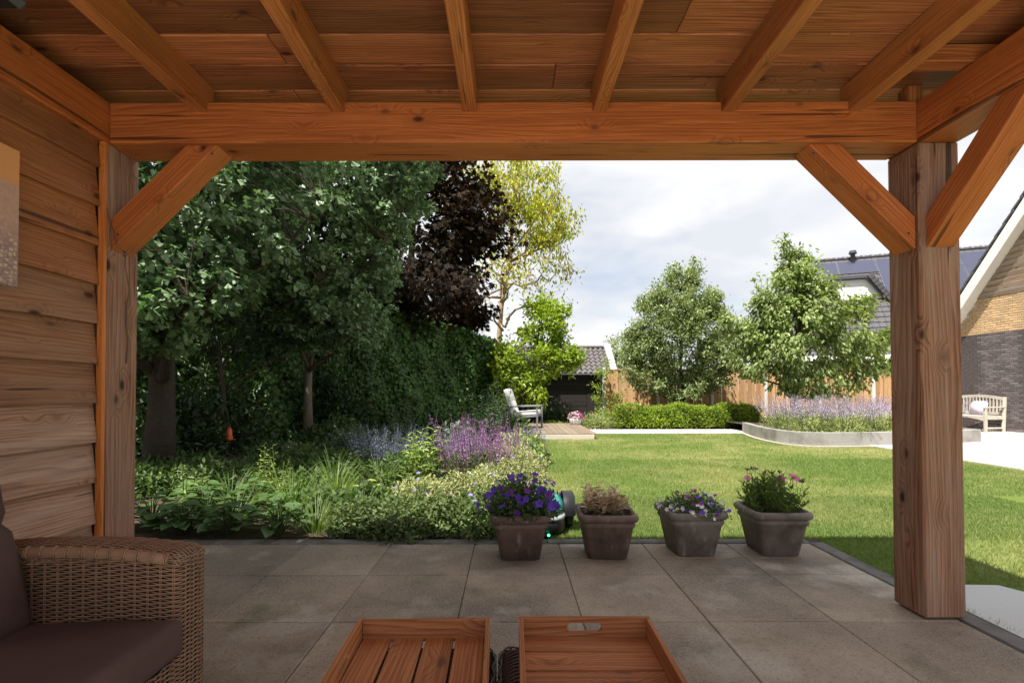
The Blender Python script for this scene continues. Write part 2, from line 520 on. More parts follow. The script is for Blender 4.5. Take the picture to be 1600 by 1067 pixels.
M['solar'] = plain('solar_glass', (0.050, 0.055, 0.090), 0.22, 0.1, 3, 0.0, spec=0.6)
M['solarf'] = plain('solar_frame', (0.16, 0.17, 0.19), 0.4, 0.05, metal=0.4)
M['black'] = plain('black_plastic', (0.014, 0.014, 0.016), 0.42, 0.2, 10, 0.05)
M['dgrey'] = plain('dark_grey_plastic', (0.07, 0.072, 0.078), 0.45, 0.1, 10, 0.05)
M['lgrey'] = plain('grey_plastic', (0.33, 0.34, 0.35), 0.4, 0.08, 10, 0.03)
M['teal'] = plain('teal_plastic', (0.008, 0.19, 0.155), 0.3, 0.05, 10, 0.02, coat=0.4)
M['red'] = plain('red_plastic', (0.60, 0.02, 0.025), 0.35, 0.05)
M['orange'] = plain('orange_feeder', (0.62, 0.13, 0.03), 0.45, 0.1)
M['cord'] = plain('cord', (0.18, 0.12, 0.08), 0.8, 0.2, 60)
M['bark'] = plain('grey_brown_bark', (0.052, 0.038, 0.027), 0.9, 0.4, 14, 1.0, 30, dirt=((0.05, 0.055, 0.03), 5, 0.5, 0.7), bd=0.02)
M['bark_pale'] = plain('pale_bark', (0.19, 0.155, 0.115), 0.9, 0.35, 18, 0.8, 40, dirt=((0.10, 0.09, 0.06), 6, 0.5, 0.7), bd=0.015)
M['bark_gold'] = plain('golden_bark', (0.33, 0.24, 0.14), 0.85, 0.25, 14, 0.5, 40)
M['stem'] = plain('green_stem', (0.075, 0.11, 0.035), 0.7, 0.2, 20)
M['stemp'] = plain('purple_stem', (0.16, 0.07, 0.12), 0.7, 0.2, 20)
M['hcore'] = plain('hedge_twigs', (0.030, 0.034, 0.016), 0.95, 0.5, 14, 0.6, 25, rand=False)
M['brick'] = plain('dark_brick', (0.125, 0.104, 0.108), 0.85, 0.35, 22, 0.4, 70, tone=0.4)
M['brickt'] = plain('tan_brick', (0.56, 0.38, 0.21), 0.85, 0.16, 22, 0.3, 70, tone=0.2)
M['mortar'] = plain('pale_mortar', (0.62, 0.59, 0.56), 0.9, 0.1, 20, rand=False)
M['white_pot'] = plain('white_ceramic', (0.70, 0.71, 0.72), 0.35, 0.05)
M['dryleaf'] = leafmat('yellow_fallen_leaf', (0.42, 0.36, 0.06), (0.30, 0.20, 0.05), 0.2)
def led():
    m, t, out = newmat('green_led')
    e = nd(t, 'ShaderNodeEmission', {'Color': (0.05, 1.0, 0.35, 1), 'Strength': 3.0})
    t.links.new(e.outputs[0], out.inputs['Surface']); return m
M['led'] = led()

def pot_mat(name, base, damp):
    m, t, out = newmat(name)
    v = coords(t)
    n = noise(t, v, 9, 5)
    c = mixc(t, n, [x * 0.7 for x in base], [x * 1.3 for x in base])
    sv = nd(t, 'ShaderNodeVectorMath', {0: v, 1: (26.0, 26.0, 5.0)}, operation='MULTIPLY').outputs[0]
    st = ramp(t, noise(t, sv, 1.0, 5, 0.65), [(0.56, 0.0), (0.74, 1.0)])
    c = mixc(t, math_(t, 'MULTIPLY', st, 0.7), c, (0.46, 0.42, 0.38))
    d = ramp(t, noise(t, v, 6, 6, 0.65), [(0.42, 0.0), (0.66, 1.0)])
    c = mixc(t, math_(t, 'MULTIPLY', d, 0.8), c, damp)
    mo = ramp(t, noise(t, v, 14, 5, 0.7), [(0.60, 0.0), (0.72, 0.6)])
    c = mixc(t, mo, c, (0.10, 0.085, 0.04))
    finish(t, out, c, ramp(t, d, [(0.0, 0.7), (1.0, 0.45)]), noise(t, v, 55, 4, 0.6), 0.5, 0.003, 0.4)
    return m
M['pot'] = pot_mat('weathered_planter', (0.165, 0.112, 0.090), (0.066, 0.044, 0.034))
M['potlight'] = pot_mat('planter_pale', (0.225, 0.190, 0.165), (0.080, 0.062, 0.050))

def paver_mat():
    m, t, out = newmat('concrete_paver')
    w = worldpos(t)
    v = coords(t)
    oi = nd(t, 'ShaderNodeObjectInfo').outputs['Random']
    fine = noise(t, v, 220, 3, 0.7)
    mid = noise(t, w, 2.3, 6, 0.62)
    big = noise(t, w, 0.75, 4, 0.55)
    c = mixc(t, ramp(t, mid, [(0.3, 0.0), (0.7, 1.0)]), (0.150, 0.106, 0.074), (0.390, 0.305, 0.222))
    # damp, mossy and dusty patches
    c = mixc(t, math_(t, 'MULTIPLY', ramp(t, big, [(0.44, 0.0), (0.58, 1.0)]), 0.82), c, (0.080, 0.060, 0.042))
    c = mixc(t, math_(t, 'MULTIPLY', ramp(t, noise(t, w, 1.55, 4), [(0.55, 0.0), (0.64, 1.0)]), 0.85), c, (0.43, 0.38, 0.32))
    c = mixc(t, ramp(t, fine, [(0.45, 0.0), (0.58, 0.7)]), c, (0.42, 0.36, 0.30))
    c = mixc(t, ramp(t, noise(t, v, 60, 4, 0.7), [(0.52, 0.0), (0.66, 0.38)]), c, (0.075, 0.058, 0.044))
    c = mixc(t, ramp(t, noise(t, v, 90, 2), [(0.64, 0.0), (0.70, 0.5)]), c, (0.06, 0.050, 0.036))
    moss = ramp(t, noise(t, w, 3.4, 5, 0.6), [(0.56, 0.0), (0.72, 0.5)])
    c = mixc(t, moss, c, (0.085, 0.085, 0.035))
    c = nd(t, 'ShaderNodeHueSaturation', {'Hue': 0.5, 'Saturation': 1.0, 'Fac': 1.0, 'Color': c,
           'Value': math_(t, 'ADD', math_(t, 'MULTIPLY', oi, 0.3), 0.85)}).outputs[0]
    rg = ramp(t, big, [(0.35, 0.82), (0.7, 0.55)])
    finish(t, out, c, rg, math_(t, 'ADD', fine, mid), 0.35, 0.003, 0.35)
    return m
M['paver'] = paver_mat()

def lawn_color(t):
    w = worldpos(t)
    a = noise(t, w, 0.5, 2, 0.5)
    b = noise(t, w, 1.8, 2, 0.5)
    dry = ramp(t, math_(t, 'ADD', math_(t, 'MULTIPLY', a, 0.65), math_(t, 'MULTIPLY', b, 0.35)), [(0.44, 0.0), (0.66, 1.0)])
    return dry
def lawn_mats():
    m, t, out = newmat('lawn_ground')
    dry = lawn_color(t)
    w = worldpos(t)
    c = mixc(t, noise(t, w, 34, 4), (0.075, 0.115, 0.022), (0.150, 0.200, 0.046))
    c = mixc(t, math_(t, 'MULTIPLY', dry, 0.75), c, (0.30, 0.26, 0.11))
    finish(t, out, c, 0.95, noise(t, w, 70, 4), 0.8, 0.02, 0.1)
    g, t, out = newmat('grass_blade')
    dry = lawn_color(t)
    ge = nd(t, 'ShaderNodeNewGeometry')
    c = mixc(t, ge.outputs['Random Per Island'], (0.100, 0.160, 0.038), (0.215, 0.285, 0.085))
    c = mixc(t, math_(t, 'MULTIPLY', dry, 0.5), c, (0.42, 0.39, 0.19))
    p = nd(t, 'ShaderNodeBsdfPrincipled', {'Base Color': c, 'Roughness': 0.6, 'Specular IOR Level': 0.25})
    tr = nd(t, 'ShaderNodeBsdfTranslucent', {'Color': mixc(t, 1.0, c, (1.3, 1.4, 0.7), 'MULTIPLY')})
    mx = nd(t, 'ShaderNodeMixShader', {0: 0.35, 1: p.outputs[0], 2: tr.outputs[0]})
    t.links.new(mx.outputs[0], out.inputs['Surface'])
    return m, g
M['lawn'], M['blade'] = lawn_mats()

LM = {}
LM['ginkgo'] = leafmat('ginkgo_leaf', (0.085, 0.150, 0.065), (0.200, 0.280, 0.145), 0.2, 0.45, 0.4, (1.2, 1.5, 0.7))
LM['maple'] = leafmat('purple_maple_leaf', (0.012, 0.010, 0.006), (0.032, 0.021, 0.011), 0.25, 0.6, 0.15, (2.4, 1.4, 0.5))
LM['gold'] = leafmat('golden_leaf', (0.34, 0.35, 0.03), (0.60, 0.57, 0.07), 0.4, 0.5, 0.3, (1.3, 1.3, 0.6))
LM['pear'] = leafmat('silver_green_leaf', (0.130, 0.175, 0.060), (0.310, 0.365, 0.175), 0.3, 0.42, 0.45)
LM['cherry'] = leafmat('fresh_green_leaf', (0.130, 0.185, 0.055), (0.310, 0.370, 0.140), 0.35, 0.40, 0.45)
LM['magnolia'] = leafmat('yellow_green_leaf', (0.130, 0.215, 0.018), (0.330, 0.400, 0.050), 0.4, 0.4, 0.4)
LM['ivy'] = leafmat('ivy_leaf', (0.022, 0.070, 0.013), (0.090, 0.180, 0.034), 0.25, 0.38, 0.45)
LM['laurel'] = leafmat('bright_hedge_leaf', (0.120, 0.200, 0.016), (0.320, 0.400, 0.045), 0.35, 0.4, 0.4)
LM['dark'] = leafmat('dark_shrub_leaf', (0.020, 0.042, 0.014), (0.055, 0.090, 0.030), 0.2, 0.45, 0.4)
LM['mid'] = leafmat('mid_green_leaf', (0.045, 0.090, 0.025), (0.110, 0.165, 0.050), 0.3, 0.5, 0.35)
LM['blue'] = leafmat('blue_green_leaf', (0.050, 0.095, 0.065), (0.120, 0.170, 0.115), 0.3, 0.55, 0.3)
LM['hosta'] = leafmat('broad_leaf', (0.055, 0.115, 0.040), (0.110, 0.180, 0.065), 0.3, 0.42, 0.4)
LM['lily'] = leafmat('strap_leaf', (0.065, 0.120, 0.022), (0.155, 0.210, 0.050), 0.35, 0.45, 0.35)
LM['lime'] = leafmat('lime_leaf', (0.200, 0.290, 0.060), (0.360, 0.430, 0.130), 0.35, 0.5, 0.35)
LM['cream'] = leafmat('cream_green_leaf', (0.220, 0.240, 0.105), (0.540, 0.520, 0.300), 0.35, 0.55, 0.3)
LM['ger'] = leafmat('geranium_leaf', (0.055, 0.100, 0.030), (0.160, 0.205, 0.075), 0.3, 0.55, 0.3)
LM['silver'] = leafmat('silver_leaf', (0.13, 0.17, 0.14), (0.24, 0.28, 0.24), 0.2, 0.6, 0.3)
LM['sage'] = leafmat('sage_leaf', (0.190, 0.235, 0.085), (0.360, 0.390, 0.170), 0.35, 0.55, 0.3)
LM['pinkleaf'] = leafmat('pink_cream_leaf', (0.26, 0.25, 0.09), (0.88, 0.66, 0.56), 0.3, 0.5, 0.3, (1.2, 1.1, 0.9))
def flowermat(name, c1, c2): return leafmat(name, c1, c2, 0.3, 0.6, 0.2, (1.2, 1.1, 1.3))
LM['violet'] = flowermat('violet_petal', (0.10, 0.035, 0.42), (0.22, 0.10, 0.62))
LM['purple'] = flowermat('purple_petal', (0.16, 0.02, 0.36), (0.30, 0.07, 0.48))
LM['magenta'] = flowermat('magenta_petal', (0.35, 0.02, 0.24), (0.58, 0.10, 0.38))
LM['lav'] = flowermat('lavender_petal', (0.44, 0.33, 0.56), (0.68, 0.56, 0.74))
LM['catmint'] = flowermat('catmint_petal', (0.26, 0.24, 0.50), (0.42, 0.40, 0.66))
LM['salvia'] = flowermat('salvia_petal', (0.28, 0.12, 0.42), (0.58, 0.36, 0.60))
LM['white'] = flowermat('white_petal', (0.68, 0.66, 0.66), (0.85, 0.83, 0.83))
LM['pink'] = flowermat('pink_petal', (0.60, 0.30, 0.42), (0.78, 0.56, 0.62))
LM['darkp'] = flowermat('dark_bud', (0.030, 0.012, 0.020), (0.08, 0.02, 0.05))
LM['ray'] = flowermat('crimson_petal', (0.48, 0.03, 0.24), (0.72, 0.13, 0.42))
LM['bluev'] = flowermat('blue_violet_petal', (0.20, 0.16, 0.55), (0.34, 0.27, 0.70))
LM['yellow'] = flowermat('yellow_petal', (0.55, 0.45, 0.05), (0.65, 0.55, 0.1))

# ------------------------------------------------------------------ leaf templates (base at origin, tip along +X, faces +Z)
def T_oval(w=0.45, fold=0.12, tip=0.0):
    return ([(0, 0, 0), (0.35, w / 2, fold), (0.75, w * 0.38, fold * 0.8 + tip * 0.5), (1, 0, tip), (0.75, -w * 0.38, fold * 0.8 + tip * 0.5), (0.35, -w / 2, fold), (0.5, 0, 0)],
            [(0, 6, 1), (1, 6, 2), (6, 3, 2), (6, 4, 3), (6, 5, 4), (0, 5, 6)])
def T_diamond(w=0.5, fold=0.1):
    return ([(0, 0, 0), (0.5, w / 2, fold), (1, 0, 0), (0.5, -w / 2, fold)], [(0, 2, 1), (0, 3, 2)])
def T_fan():
    return ([(0, 0, 0), (0.75, 0.62, 0.10), (1.0, 0.28, 0.16), (0.82, 0.0, 0.02), (1.0, -0.28, 0.16), (0.75, -0.62, 0.10)],
            [(0, 3, 2, 1), (0, 5, 4, 3)])
def T_maple():
    v = [(0, 0, 0)]
    for k, (r, a) in enumerate([(0.55, 150), (0.35, 118), (0.85, 82), (0.50, 60), (0.95, 40), (0.55, 18), (1.05, 0), (0.55, -18), (0.95, -40), (0.50, -60), (0.85, -82), (0.35, -118), (0.55, -150)]):
        v.append((0.25 + 0.6 * r * math.cos(rad(a)), 0.62 * r * math.sin(rad(a)), 0.06 * math.sin(k * 2.1)))
    return v, [(0, i + 1, i) for i in range(1, 13)]
def T_ivy():
    return ([(0, 0, 0), (-0.08, 0.32, 0.02), (0.35, 0.48, 0.05), (0.5, 0.24, 0.03), (1.0, 0, -0.05), (0.5, -0.24, 0.03), (0.35, -0.48, 0.05), (-0.08, -0.32, 0.02)],
            [(0, 3, 2, 1), (0, 4, 3), (0, 5, 4), (0, 7, 6, 5)])
def T_blade(w=0.06, bend=0.35, n=4):
    v = []; f = []
    for i in range(n):
        u = i / n
        ww = w / 2 * (1 - 0.75 * u)
        v += [(u, ww, -bend * u * u), (u, -ww, -bend * u * u)]
    v.append((1, 0, -bend))
    for i in range(n - 1):
        f.append((2 * i, 2 * i + 1, 2 * i + 3, 2 * i + 2))
    f.append((2 * n - 2, 2 * n - 1, 2 * n))
    return v, f
def T_flower(k=5, cup=0.25, w=0.9):
    v = [(0, 0, 0)]; f = []
    for i in range(k):
        a = i / k * 2 * math.pi; d = math.pi / k * w
        b = len(v)
        v += [(0.7 * math.cos(a - d), 0.7 * math.sin(a - d), cup * 0.6), (math.cos(a) * 1.0, math.sin(a) * 1.0, cup), (0.7 * math.cos(a + d), 0.7 * math.sin(a + d), cup * 0.6)]
        f.append((0, b, b + 1, b + 2))
    return v, f
def T_heart():
    v = [(0.0, 0, 0)]; out = [(-0.10, 0.22, 0.02), (0.12, 0.44, 0.07), (0.42, 0.46, 0.09), (0.74, 0.28, 0.05), (1.02, 0.0, -0.08)]
    v += out + [(x, -y, z) for x, y, z in reversed(out[:-1])]
    v += [(0.45, 0, -0.015), (0.75, 0, -0.03)]
    L = len(v); m1, m2 = L - 2, L - 1
    return v, [(0, 2, 1), (0, m1, 3, 2), (m1, m2, 4, 3), (m2, 5, 4), (m2, 6, 5), (m1, 7, 6, m2), (0, 8, 7, m1), (0, 9, 8)]
OVAL, DIA, FAN, MAPLE, IVY, HEART = T_oval(), T_diamond(), T_fan(), T_maple(), T_ivy(), T_heart()
NARROW = T_oval(0.26, 0.06, -0.12)
DROOPY = T_oval(0.46, 0.08, -0.22)
FLOW5, FLOW6 = T_flower(5), T_flower(12, 0.1, 0.6)

def unit(v):
    return v / (np.linalg.norm(v, axis=-1, keepdims=True) + 1e-9)
def rdir(n, rng=None):
    return unit((rng or RNG).normal(size=(n, 3)))

def ptag(o, kind='stuff'):
    o['kind'] = kind
    return o
# ================================================================== the setting
def struct(o):
    o['kind'] = 'structure'; return o
struct(sheet('ground', [(-400, -200), (400, -200), (400, 900), (-400, 900)], -0.06, M['ground']))
LAWN = [(2.262, -6), (8.5, -6), (7.6, 6.0), (7.3, 7.05), (7.16, 7.9), (7.3, 9.70), (6.64, 9.62), (6.1, 9.62), (5.74, 9.7), (5.53, 10.05), (5.50, 11.0), (5.75, 12.1), (5.95, 12.7),
        (1.92, 12.72), (1.90, 11.3), (0.60, 11.3), (0.62, 9.0), (0.48, 6.5), (0.34, 4.6), (0.30, 3.702), (2.262, 3.702)]
struct(sheet('lawn', LAWN, -0.016, M['lawn']))
BED = [(-9, 3.702), (0.30, 3.702), (0.34, 4.6), (0.48, 6.5), (0.62, 9.0), (0.60, 11.3), (0.6, 17.2), (-9, 17.2)]
struct(sheet('flower_bed_soil', BED, -0.012, M['soil']))
struct(sheet('back_border_soil', [(0.6, 13.95), (14, 13.95), (14, 16.95), (0.6, 16.95)], -0.020, M['soil']))
# path strip of pale slabs at the end of the lawn
path = struct(sheet('garden_path', [(1.92, 12.72), (6.4, 12.72), (6.4, 13.95), (1.92, 13.95)], -0.024, M['joint']))
slab = Soup().box((0, 0, 0), (0.59, 0.60, 0.05), b=0.006).mesh('paving_slab', [M['terrace']])
for i in range(8):
    for j in range(2):
        o = link('paving_slab', slab); o.location = (1.92 + 0.3 + i * 0.6, 12.72 + 0.31 + j * 0.615, -0.018); attach(o, path)
# terrace by the house
TERR = [(7.32, 9.72), (7.20, 7.9), (7.34, 7.05), (7.65, 6.0), (8.55, -6), (30, -6), (30, 16), (9.6, 16), (9.6, 10.45)]
terr = struct(sheet('house_terrace', TERR, -0.03, M['joint']))
TP = np.array([(8.0 + i * 0.605, 7.2 + j * 0.605) for i in range(-2, 10) for j in range(-3, 16)])
tsl = Soup().box((0, 0, 0), (0.592, 0.592, 0.05), b=0.004).mesh('terrace_slab', [M['terrace']])
for (x, y), ok in zip(TP, inside(TERR, TP)):
    if ok and 0.6 < x / max(y, .1) < 1.25:
        o = link('terrace_slab', tsl); o.location = (x, y, -0.02); attach(o, terr)
ptag(Soup().box((19.5, 5, -0.023), (12, 22, 0.04)).build('terrace_far_paving', M['terrace'], terr), 'stuff')
# pale granite slab beside the patio
pad = Soup()
pad.add(*(lambda P: ([(x, y, z) for z in (-0.05, 0.006) for x, y in P], [(0, 1, 2, 3, 4)[::-1], (5, 6, 7, 8, 9)] + [(i, (i + 1) % 5, 5 + (i + 1) % 5, 5 + i) for i in range(5)]))(
    [(2.262, 1.55), (3.0, 1.55), (3.0, 2.3), (2.735, 2.80), (2.262, 2.82)]))
struct(pad.build('granite_slab', M['pad']))

# patio
patio = struct(sheet('patio', [(-2.6, 0.57), (2.262, 0.57), (2.262, 3.702), (-2.6, 3.702)], -0.012, M['joint']))
PX0 = -0.255 - 0.6 * 4
pv = Soup().box((0, 0, 0), (0.5965, 0.5965, 0.06), b=0.004).mesh('paver', [M['paver']])
pv_half = Soup().box((0, 0, 0), (0.5965, 0.2965, 0.06), b=0.004).mesh('paver', [M['paver']])
pv_edge = Soup().box((0, 0, 0), (0.5965, 0.5965, 0.06), b=0.004).mesh('paver', [M['paver']])
for i in range(8):
    x = PX0 + 0.3 + 0.6 * i
    if x > 2.1: continue
    for j in range(5):
        y = 3.58 - 0.3 - 0.6 * j
        if j == 0 and i >= 4:
            for dy in (-0.15, 0.15):
                o = link('paver', pv_half); o.location = (x, y + dy, -0.03 + random.uniform(-.0012, .0012)); attach(o, patio)
            continue
        o = link('paver', pv); o.location = (x, y, -0.03 + random.uniform(-.0015, .0015))
        o.rotation_euler = (random.uniform(-.002, .002), random.uniform(-.002, .002), 0); attach(o, patio)
kb = Soup().box((0, 0, 0), (0.994, 0.108, 0.2), b=0.008).mesh('kerb_stone', [M['kerb']])
for i in range(5):
    o = link('kerb_stone', kb); o.location = (1.765 - i * 1.0, 3.642, -0.097); attach(o, patio)
for i in range(3):
    o = link('kerb_stone', kb); o.location = (2.207, 3.2 - i * 1.0, -0.097); o.rotation_euler = (0, 0, rad(90)); attach(o, patio)
struct(sheet('bounce_floor', [(-7, -9), (2.262, -9), (2.262, 0.57), (-7, 0.57)], -0.002, M['rear']))  # unseen pale floor added behind the camera to bounce sunlight inside
# dry litter on the paving
rng = np.random.default_rng(5)
P = np.stack([rng.uniform(-1.9, -0.4, 26), rng.uniform(2.9, 3.7, 26), np.full(26, 0.006)], 1)
s = Soup().place(OVAL, P, np.c_[rng.normal(size=(26, 2)), np.zeros(26)], np.c_[rng.normal(size=(26, 2)) * .25, np.ones(26)], rng.uniform(0.012, 0.03, 26))
nl = 220
P = np.stack([rng.uniform(-1.8, 2.1, nl), 1.6 + 2.05 * rng.beta(2.2, 1.0, nl), np.full(nl, 0.004)], 1)
s.place(OVAL, P, np.c_[rng.normal(size=(nl, 2)), np.zeros(nl)], np.c_[rng.normal(size=(nl, 2)) * .2, np.ones(nl)], rng.uniform(0.005, 0.015, nl))
tag(s.build('fallen_leaves', M['dryleaf']), 'small yellow fallen leaves scattered on the grey patio', 'leaves', kind='stuff')

# lawn blades
def lawn_blades():
    rng = np.random.default_rng(11)
    out = []
    for (n, x0, x1, y0, y1, h) in ((120000, 0.2, 5.0, 3.70, 5.2, 0.030), (120000, 0.2, 7.0, 5.2, 8.0, 0.032), (70000, 0.3, 7.5, 8.0, 12.8, 0.036), (16000, 2.26, 4.2, 2.4, 3.7, 0.030)):
        P = np.stack([rng.uniform(x0, x1, n), rng.uniform(y0, y1, n)], 1)
        P = P[inside(LAWN, P)]
        P = P[P[:, 0] < P[:, 1] * 1.12 + 0.1]
        P = P[~((P[:, 0] < 3.02) & (P[:, 1] < 2.83) & (P[:, 0] > 2.2))]
        out.append((P, h))
    v = []
    for P, h in out:
        N = len(P); a = rng.uniform(0, 2 * np.pi, N)
        hh = h * rng.uniform(0.5, 1.15, N); w = hh * 0.10
        lean = rng.normal(size=(N, 2)) * 0.45 * hh[:, None]
        d = np.stack([np.cos(a), np.sin(a)], 1) * w[:, None]
        z0 = np.full(N, -0.018)
        v.append(np.stack([np.c_[P - d, z0], np.c_[P + d, z0], np.c_[P + lean, z0 + hh]], 1))
    v = np.concatenate(v)
    N = len(v)
    s = Soup(); s.V.append(v.reshape(-1, 3)); s.L.append(np.arange(N * 3)); s.T.append(np.full(N, 3)); s.M.append(np.zeros(N, int)); s.S.append(np.zeros(N, bool)); s.n = N * 3
    # longer tufts along the kerb and bed edges
    ed = []
    for x in np.arange(0.35, 2.25, 0.004): ed.append((x, 3.715 + rng.uniform(0, 0.02)))
    for y in np.arange(1.6, 3.7, 0.004): ed.append((2.272 + rng.uniform(0, 0.02), y))
    for i in range(1400):
        t_ = rng.uniform(0, 1); ed.append((0.34 + 0.27 * t_ + rng.uniform(0, .05), 4.5 + 6.8 * t_))
    P = np.array(ed); N = len(P)
    s.place(T_blade(0.07, 0.3, 2), np.c_[P, np.full(N, -0.02)], np.c_[rng.normal(size=(N, 2)) * 0.45, np.ones(N)], np.c_[rng.normal(size=(N, 2)), np.zeros(N)], rng.uniform(0.025, 0.06, N))
    o = s.build('grass', M['blade'])
    tag(o, 'short mown grass blades with dry straw patches', 'grass', kind='stuff')
lawn_blades()

# ================================================================== pergola
perg = thing('pergola', 'open timber veranda with orange brown beams, posts and boarded roof', 'pergola', (0, 2.48, 0))
Y0, Y1 = 2.38, 2.58          # front beam
ZB, ZT = 2.30, 2.50
XL, XR = -1.94, 1.976
ZC = 2.593                   # underside of the roof boards
YB = -0.20                    # rear end of the roof
timber('beam', (XL + 0.001, (Y0 + Y1) / 2, (ZB + ZT) / 2), (XR + 0.0, (Y0 + Y1) / 2, (ZB + ZT) / 2), 0.20, 0.20, M['beam'], perg, 0.006)
# side beams
timber('side_beam', (XL - 0.10, YB, (ZB + ZT) / 2), (XL - 0.10, Y1, (ZB + ZT) / 2), 0.20, 0.20, M['beam'], perg, 0.006)
timber('side_beam', (XR + 0.102, YB, (ZB + ZT) / 2), (XR + 0.102, Y1, (ZB + ZT) / 2), 0.20, 0.198, M['beam'], perg, 0.006)
# posts
timber('post', (XR + 0.100, (Y0 + Y1) / 2, 0.012), (XR + 0.100, (Y0 + Y1) / 2, ZB - 0.001), 0.198, 0.198, M['post'], perg, 0.007, up=(0, 1, 0))
timber('post', (XL - 0.10, (Y0 + Y1) / 2, 0.0), (XL - 0.10, (Y0 + Y1) / 2, ZB - 0.001), 0.20, 0.20, M['post'], perg, 0.007, up=(0, 1, 0))
timber('post', (XR + 0.100, YB + 0.15, 0.0), (XR + 0.100, YB + 0.15, ZB - 0.001), 0.198, 0.198, M['post'], perg, 0.007, up=(0, 1, 0))
timber('post', (XL - 0.100, YB + 0.15, 0.0), (XL - 0.100, YB + 0.15, ZB - 0.001), 0.198, 0.198, M['post'], perg, 0.007, up=(0, 1, 0))
Soup().box((XR + 0.1, 2.48, 0.006), (0.12, 0.12, 0.012)).build('post_foot', M['dgrey'], perg)
# knee braces: profile in a vertical plane
def brace(ax, sgn, corner, thick, c0):
    """corner = (u at post face, z at beam underside); u runs away from the post"""
    k, w = 0.515, 0.36
    pr = [(0, -k), (0, -w + 0.008), (w, 0.0), (k, 0.0), (k + 0.02, -0.0), (0.05, -k - 0.005)]
    pr = [(0.0, -k + 0.0), (0.0, -w), (w, 0.0), (k, 0.0)]
    # sawn lower toe
    pr = [(0.0, -k), (0.0, -w), (w, 0.0), (k, 0.0)]
    L = math.hypot(k, k)
    mid = ((w + k) / 4, -(w + k) / 4)
    ca = math.sqrt(.5)
    v = []
    for th in (-thick / 2, thick / 2):
        for u, z in pr:
            du, dz = u - mid[0], z - mid[1]
            v.append((du * ca + dz * ca, th, -du * ca + dz * ca))
    f = [(0, 1, 2, 3), (7, 6, 5, 4), (0, 4, 5, 1), (1, 5, 6, 2), (2, 6, 7, 3), (3, 7, 4, 0)]
    bm = bmesh.new()
    vs = [bm.verts.new(p) for p in v]
    for q in f: bm.faces.new([vs[i] for i in q])
    bmesh.ops.recalc_face_normals(bm, faces=bm.faces[:])
    bmesh.ops.bevel(bm, geom=bm.edges[:], offset=0.004, segments=1, affect='EDGES')
    me = bpy.data.meshes.new('brace'); bm.to_mesh(me); bm.free()
    o = link('brace', me, M['beam'])
    # local x -> (u+z)/sqrt2 direction
    ud = Vector((sgn, 0, 0)) if ax == 'x' else Vector((0, sgn, 0))
    zd = Vector((0, 0, 1))
    X = (ud * ca + zd * ca); Z = (-ud * ca + zd * ca); Y = Z.cross(X)
    cpos = Vector(c0) + ud * mid[0] + zd * mid[1]
    Mx = Matrix((X, Y, Z)).transposed().to_4x4()
    o.matrix_basis = Matrix.Translation(cpos) @ Mx
    attach(o, perg)
    bs = Soup()
    for (uu, zz) in ((0.045, -0.44), (0.43, -0.045), (0.09, -0.455)):
        pass
    return o
brace('x', 1, None, 0.14, (XL, 2.47, ZB))
brace('x', -1, None, 0.14, (XR, 2.47, ZB))
brace('y', -1, None, 0.135, (XR + 0.10, Y0 + 0.002, ZB))
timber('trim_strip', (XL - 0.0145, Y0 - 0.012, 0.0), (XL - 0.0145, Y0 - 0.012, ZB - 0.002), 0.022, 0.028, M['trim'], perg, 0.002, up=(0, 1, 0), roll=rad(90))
# screw heads on braces
for (x, y, z) in ((-1.905, 2.3985, 1.86), (-1.45, 2.3985, 2.255), (-1.50, 2.3985, 2.275), (1.94, 2.3985, 1.86), (1.48, 2.3985, 2.25)):
    th = np.linspace(0, 2 * np.pi, 9)[:-1]
    Soup().loft([[(x + .006 * math.cos(a), y, z + .006 * math.sin(a)) for a in th], [(x + .005 * math.cos(a), y - .003, z + .005 * math.sin(a)) for a in th]], cap1=True, cap0=True).build('screw_head', M['dgrey'], perg)
# rafters
for xc in (-2.10, -1.498, -0.832, -0.194, 0.435, 1.058, 1.675):
    if xc < -2: continue
    timber('rafter', (xc, YB, 2.521), (xc, Y0 + 0.06, 2.521), 0.066, 0.145, M['rafter'], perg, 0.004)
# blocking by the right-hand corner
timber('blocking', (1.71, 2.13, 2.54), (XR + 0.16, 2.13, 2.54), 0.07, 0.075, M['rafter'], perg, 0.003)
timber('blocking', (1.99, 2.44, 2.502), (1.99, 2.44, 2.592), 0.07, 0.07, M['rafter'], perg, 0.003, up=(0, 1, 0))
# edge rafter on the right side beam
timber('edge_rafter', (XR + 0.17, YB, 2.548), (XR + 0.17, 2.30, 2.548), 0.06, 0.09, M['rafter'], perg, 0.003)
# roof boards across
rng = np.random.default_rng(3)
y = 2.64
bw = 0.194
cuts = {}
k = 0
while y > YB:
    x0, x1 = -2.24, 2.24
    cut = rng.uniform(-1.3, 1.3)
    if k in (2,): cut = -1.02
    if k in (3,): cut = 0.70
    segs = [(x0, cut), (cut, x1)]
    for a, b in segs:
        dz = rng.uniform(0, 0.004)
        timber('roof_board', (a + 0.0015, y - bw / 2, ZC + 0.0115 + dz), (b - 0.0015, y - bw / 2, ZC + 0.0115 + dz), bw - 0.005, 0.023, M['ceil'], perg, 0.004)
    y -= bw; k += 1
# roof covering and fascia
Soup().box((0, (2.66 + YB) / 2, ZC + 0.052), (4.56, 2.66 - YB + 0.03, 0.05), b=0.004).build('roof_cover', M['dgrey'], perg)
timber('fascia', (-2.28, 2.665, ZC + 0.03), (2.28, 2.665, ZC + 0.03), 0.03, 0.13, M['rafter'], perg)
timber('fascia', (2.268, YB, ZC + 0.03), (2.268, 2.648, ZC + 0.03), 0.03, 0.13, M['rafter'], perg)
